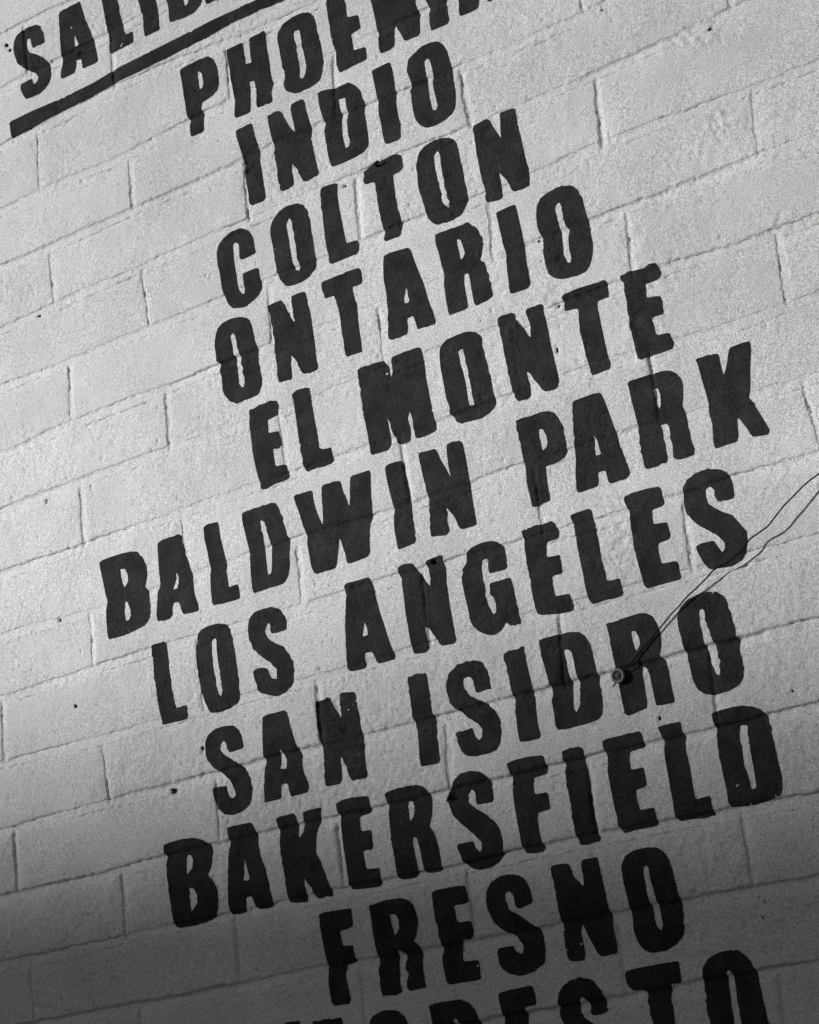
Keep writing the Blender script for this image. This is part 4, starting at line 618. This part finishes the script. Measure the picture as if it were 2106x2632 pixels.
def film(name, loops, parent, chips=1.0, m=None, th=None):
    th = TH if th is None else th
    loops = [chaikin(np.array(l, float).reshape(-1, 2)/2000, 1, .12 if i == 0 else .08) for i, l in enumerate(loops)]
    al = np.concatenate(loops)
    i0 = max(int((al[:, 0].min()-GX0)/DX)-3, 0); i1 = min(int((al[:, 0].max()-GX0)/DX)+4, NX-1)
    j0 = max(int((al[:, 1].min()-GZ0)/DX)-3, 0); j1 = min(int((al[:, 1].max()-GZ0)/DX)+4, NZ-1)
    if i1-i0 < 5 or j1-j0 < 5: return None
    sx = X[j0:j1+1, i0:i1+1]; sz = Z[j0:j1+1, i0:i1+1]
    rg = np.clip(noise(sx, sz, .045, 75)*1.5+.4, .1, 1.5)
    wx = sx + rg*.0008*noise(sx, sz, .007, 61) + rg*.0006*noise(sx, sz, .0042, 62)
    wz = sz + rg*.0008*noise(sx, sz, .007, 63) + rg*.0006*noise(sx, sz, .0042, 64)
    f = sdf(wx, wz, loops)
    # paint skips the deepest pits and a few high crumbs
    wear = noise(sx, sz, .005, 65)*.6 + noise(sx, sz, .0045, 66)*.5 + noise(sx, sz, .07, 67)*.40
    for (qx, qz, qr, am) in WEAR:
        wear = wear + am*np.exp(-((sx-qx)**2+(sz-qz)**2)/qr**2)*(noise(sx, sz, .02, 74)*.6+.4)
    f = np.minimum(f, (1.10 - wear/chips)*0.004 if chips > 0 else 9)
    n_i = i1-i0+1
    Hs = H[j0:j1+1, i0:i1+1] + th + .00012*noise(sx*2.2, sz*.6, .007, 68)
    pos = f > 0
    c4 = pos[:-1, :-1].astype(int)+pos[:-1, 1:]+pos[1:, 1:]+pos[1:, :-1]
    Pv = np.stack([sx, -Hs, sz+ZG], -1).reshape(-1, 3)
    jj, ii = np.nonzero(c4 == 4)
    a = jj*n_i+ii
    Q = np.stack([a, a+1, a+n_i+1, a+n_i], 1)
    extra = []; ek = {}; polys = {3: [], 4: [], 5: []}
    fl = f.ravel()
    jj, ii = np.nonzero((c4 > 0) & (c4 < 4))
    for j, i in zip(jj, ii):
        b = j*n_i+i; q = (b, b+1, b+n_i+1, b+n_i)
        poly = []
        for s in range(4):
            u, v = q[s], q[(s+1) % 4]
            if fl[u] > 0: poly.append(u)
            if (fl[u] > 0) != (fl[v] > 0):
                key = (u, v) if u < v else (v, u)
                if key not in ek:
                    t = fl[key[0]]/(fl[key[0]]-fl[key[1]])
                    ek[key] = len(Pv)+len(extra)
                    extra.append(Pv[key[0]]*(1-t)+Pv[key[1]]*t)
                poly.append(ek[key])
        if len(poly) in polys: polys[len(poly)].append(poly)
    V = np.concatenate([Pv, np.array(extra).reshape(-1, 3)])
    fls = [Q]+[np.array(p) for p in polys.values() if p]
    allf = np.concatenate([x.ravel() for x in fls])
    used, iv = np.unique(allf, return_inverse=True)
    out = []; k = 0
    for x in fls:
        out.append(iv[k:k+x.size].reshape(x.shape)); k += x.size
    return mesh_np(name, V[used], out, m or M_BLACK, parent)

for word, letters in WORDS:
    w = link('painted_word', None, wall)
    tag(w, 'the word %s in black block capitals' % word)
    for ch, loops in letters:
        film('letter', loops, w)
u_ = film('underline', BAR, wall)
tag(u_, 'thick black line painted beneath the heading word')

# places where the coating has come away down to the dark block
for (x, z, rx, rz) in CHIPS:
    pts = []
    n_ = 9
    for i in range(n_):
        a = 2*math.pi*i/n_; q = random.uniform(.6, 1.15)
        pts += [2000*(x+rx*q*math.cos(a)), 2000*(z+rz*q*math.sin(a))]
    film('paint_chip', [pts], wall, m=M_RAW, th=0.0007)

# ------------------------------------------------------------------ hardware on the wall
def lathe(name, prof, m, parent, n=28, loc=(0, 0, 0), tilt=None, smooth=True):
    """prof: (radius, distance out of the wall)"""
    V = []; F = []
    for r, d in prof:
        for i in range(n):
            a = 2*math.pi*i/n
            V.append((r*math.cos(a), -d, r*math.sin(a)))
    k = len(prof)
    for s in range(k-1):
        for i in range(n):
            j = (i+1) % n
            F.append((s*n+i, s*n+j, (s+1)*n+j, (s+1)*n+i))
    V = np.array(V)
    if tilt is not None:
        R = np.array(Matrix.Rotation(tilt[0], 3, 'X') @ Matrix.Rotation(tilt[1], 3, 'Z')); V = V @ R.T
    cap0 = len(V)
    V = np.concatenate([V, [V[:n].mean(0), V[-n:].mean(0)]])
    T = [(cap0, (i+1) % n, i) for i in range(n)] + [(cap0+1, (k-1)*n+i, (k-1)*n+(i+1) % n) for i in range(n)]
    o = mesh_np(name, V, [np.array(F), np.array(T)], m, parent, smooth)
    o.location = loc
    return o

def tube(name, pts, rad, m, parent=None, n=8):
    P = [Vector(p) for p in pts]
    V = []; F = []
    for i, p in enumerate(P):
        t = (P[min(i+1, len(P)-1)]-P[max(i-1, 0)]).normalized()
        a = t.cross(Vector((0.1, 1, 0.05))).normalized(); b = t.cross(a).normalized()
        r = rad if not callable(rad) else rad(i/(len(P)-1))
        for s in range(n):
            g = 2*math.pi*s/n
            V.append(tuple(p + a*(r*math.cos(g)) + b*(r*math.sin(g))))
    for i in range(len(P)-1):
        for s in range(n):
            q = (s+1) % n
            F.append((i*n+s, i*n+q, (i+1)*n+q, (i+1)*n+s))
    nb = len(V); V += [tuple(P[0]), tuple(P[-1])]
    T = [(nb, (s+1) % n, s) for s in range(n)] + [(nb+1, (len(P)-1)*n+s, (len(P)-1)*n+(s+1) % n) for s in range(n)]
    return mesh_np(name, np.array(V), [np.array(F), np.array(T)], m, parent)

def smooth_path(pts, sub=8):
    P = [Vector(p) for p in pts]; out = []
    for i in range(len(P)-1):
        p0 = P[max(i-1, 0)]; p1 = P[i]; p2 = P[i+1]; p3 = P[min(i+2, len(P)-1)]
        for s in range(sub):
            t = s/sub
            out.append(0.5*((2*p1)+(-p0+p2)*t+(2*p0-5*p1+4*p2-p3)*t*t+(-p0+3*p1-3*p2+p3)*t*t*t))
    out.append(P[-1]); return out

ax, az = ANCHOR
anchor = link('wall_anchor', None); anchor.location = (ax, 0, az+ZG); anchor.scale = (1, 0.72, 1)
tag(anchor, 'small round metal bolt head with a recessed screw, holding a thin wire', 'bolt')
lathe('shank', [(0.0046, -0.002), (0.0046, 0.0075)], M_DARKMETAL, anchor)
lathe('washer', [(0.0046, 0.0062), (0.0094, 0.0064), (0.0102, 0.0074), (0.0101, 0.0092), (0.0092, 0.0103), (0.0074, 0.0107),
                 (0.0064, 0.0098), (0.0060, 0.0070)], M_RIM, anchor)
sc_ = lathe('screw', [(0.0050, 0.0066), (0.0048, 0.0088), (0.0036, 0.0094), (0.0032, 0.0086), (0.0026, 0.0086), (0.0024, 0.0108), (0.0018, 0.0114), (0.0004, 0.0115)], M_DARKMETAL, anchor)
tail = tube('wire_tail', [(-.004, -.004, -.006), (-.0075, -.0055, -.0095), (-.0105, -.006, -.0125)], 0.0011, M_WIRE, anchor)

wp = smooth_path([(x, -d, z+ZG) for x, z, d in WIRE])
wr = tube('wire', wp, 0.00105, M_WIRE)
tag(wr, 'thin black wire slung loosely from the bolt across the wall', 'wire')

for (x, z, lab) in NAILS:
    nl = link('bent_nail', None); nl.location = (x, 0, z+ZG)
    tag(nl, lab, 'nail', 'rusty stubs of hardware left in the wall')
    tube('shaft', smooth_path([(-.0035, .003, -.0025), (-.002, -.004, -.0012), (.0034, -.005, .0016)], 5), 0.0019, M_WIRE, nl)

# ------------------------------------------------------------------ ground, pavement and an added, unseen house that shades the lower wall
def sheet(name, x0, x1, y0, y1, z, m):
    o = mesh_np(name, np.array([(x0, y0, z), (x1, y0, z), (x1, y1, z), (x0, y1, z)]), [np.array([(0, 1, 2, 3)])], m, None, False)
    return tag(o, kind='structure')
sheet('ground', -150, 150, -150, 150, -0.13, M_ASPHALT)
pv = boxes_mesh('pavement', [(-60, 60, -3.2, 0.0, -0.12, 0.0)], M_CONC); tag(pv, kind='structure')
D = 22.0
hb = link('added_shade_house', None); hb.location = (0, 0, 0)
tag(hb, 'unseen long grey gabled building across the street, added to shade the lower wall', 'building')
def roof_z(x): return 11.28 - SLOPE*(x+21.5)
xr, xl, xe = -27.0, -42.0, -9.0
zr = roof_z(xr)
pent = [(xl, 0), (xe, 0), (xe, roof_z(xe)), (xr, zr), (xl, zr-SLOPE*(xr-xl))]
V = [(x, -D, z) for x, z in pent]+[(x, -D-14, z) for x, z in pent]
n5 = 5
me = bpy.data.meshes.new('wall')
me.from_pydata(V, [], [tuple(range(5)), tuple(range(9, 4, -1))]+[(i, i+5, (i+1) % 5+5, (i+1) % 5) for i in range(5)])
me.materials.append(M_BLD)
link('wall', me, hb)
fr = boxes_mesh('window_frame', [(x, x+1.3, -D+.002, -D+.06, z, z+1.6) for x in np.arange(-40, -11, 3.2) for z in (1.0, 4.2)], M_CONC, hb)
fr['kind'] = 'stuff'
gl = boxes_mesh('window_pane', [(x+.08, x+1.22, -D+.064, -D+.07, z+.08, z+1.52) for x in np.arange(-40, -11, 3.2) for z in (1.0, 4.2)], M_GLASS, hb)
gl['kind'] = 'stuff'

# unseen tree added before that building: its thin crown dims the upper wall
tree = link('added_shade_tree', None); tree.location = (0, 0, 0)
tag(tree, 'unseen tall thinly leaved tree across the street, added to dim the top and right of the wall', 'tree')
tr = np.random.default_rng(77)
def shadow_pt(x, z, t):
    return np.array([x-t, -t, z+ZG+0.42*t])
tx, ty = -16.3, -19.0
tube('trunk', smooth_path([(tx, ty, 0), (tx+.15, ty+.1, 4), (tx, ty, 8), (tx-.2, ty, 11.0), (tx-.1, ty, 13.6)], 6), lambda s: .24*(1-s)+.02, M_BARK, tree, n=10)
for (ex, ez, bz) in ((-.6, .5, 10.6), (.2, .9, 11.2), (1.2, 1.3, 11.6), (3.6, .6, 10.4), (4.2, 1.6, 11.4), (2.4, 2.6, 12.2), (.9, -.1, 10.3)):
    e_ = shadow_pt(ex, ez+.25, 19.0+tr.uniform(-1.5, 1.5))
    a_ = Vector((tx-.1, ty, bz)); m_ = (a_+Vector(e_))/2+Vector((0, 0, .25))
    tube('branch', smooth_path([a_, m_, Vector(e_)], 6), lambda s: .035*(1-s)+.006, M_BARK, tree, n=6)
LV = []; LF = []
def leaf(p):
    u = tr.normal(size=3); u /= np.linalg.norm(u); w = np.cross(u, tr.normal(size=3)); w /= np.linalg.norm(w)
    a, c = .038, .024; n = len(LV)
    LV.extend([p+u*a, p+w*c, p-u*a, p-w*c]); LF.append((n, n+1, n+2, n+3))
for _ in range(9500):
    x = tr.uniform(-1.2, 4.8); z = tr.uniform(-1.6, 3.4)
    d = math.hypot(x+.15, (z+.95))
    c = min(max(d/1.3, 0), 1); c = c*c*(3-2*c)
    rr = math.hypot((x-2.0)/3.2, (z-.9)/2.5)
    if rr > 1+tr.uniform(-.15, .05): continue
    if x > -.6 and tr.random() > c*LEAFC: continue
    leaf(shadow_pt(x, z, tr.uniform(17.5, 20.5)))
cr_ = mesh_np('crown', np.array(LV), [np.array(LF)], M_LEAF, tree, False)
cr_['kind'] = 'stuff'
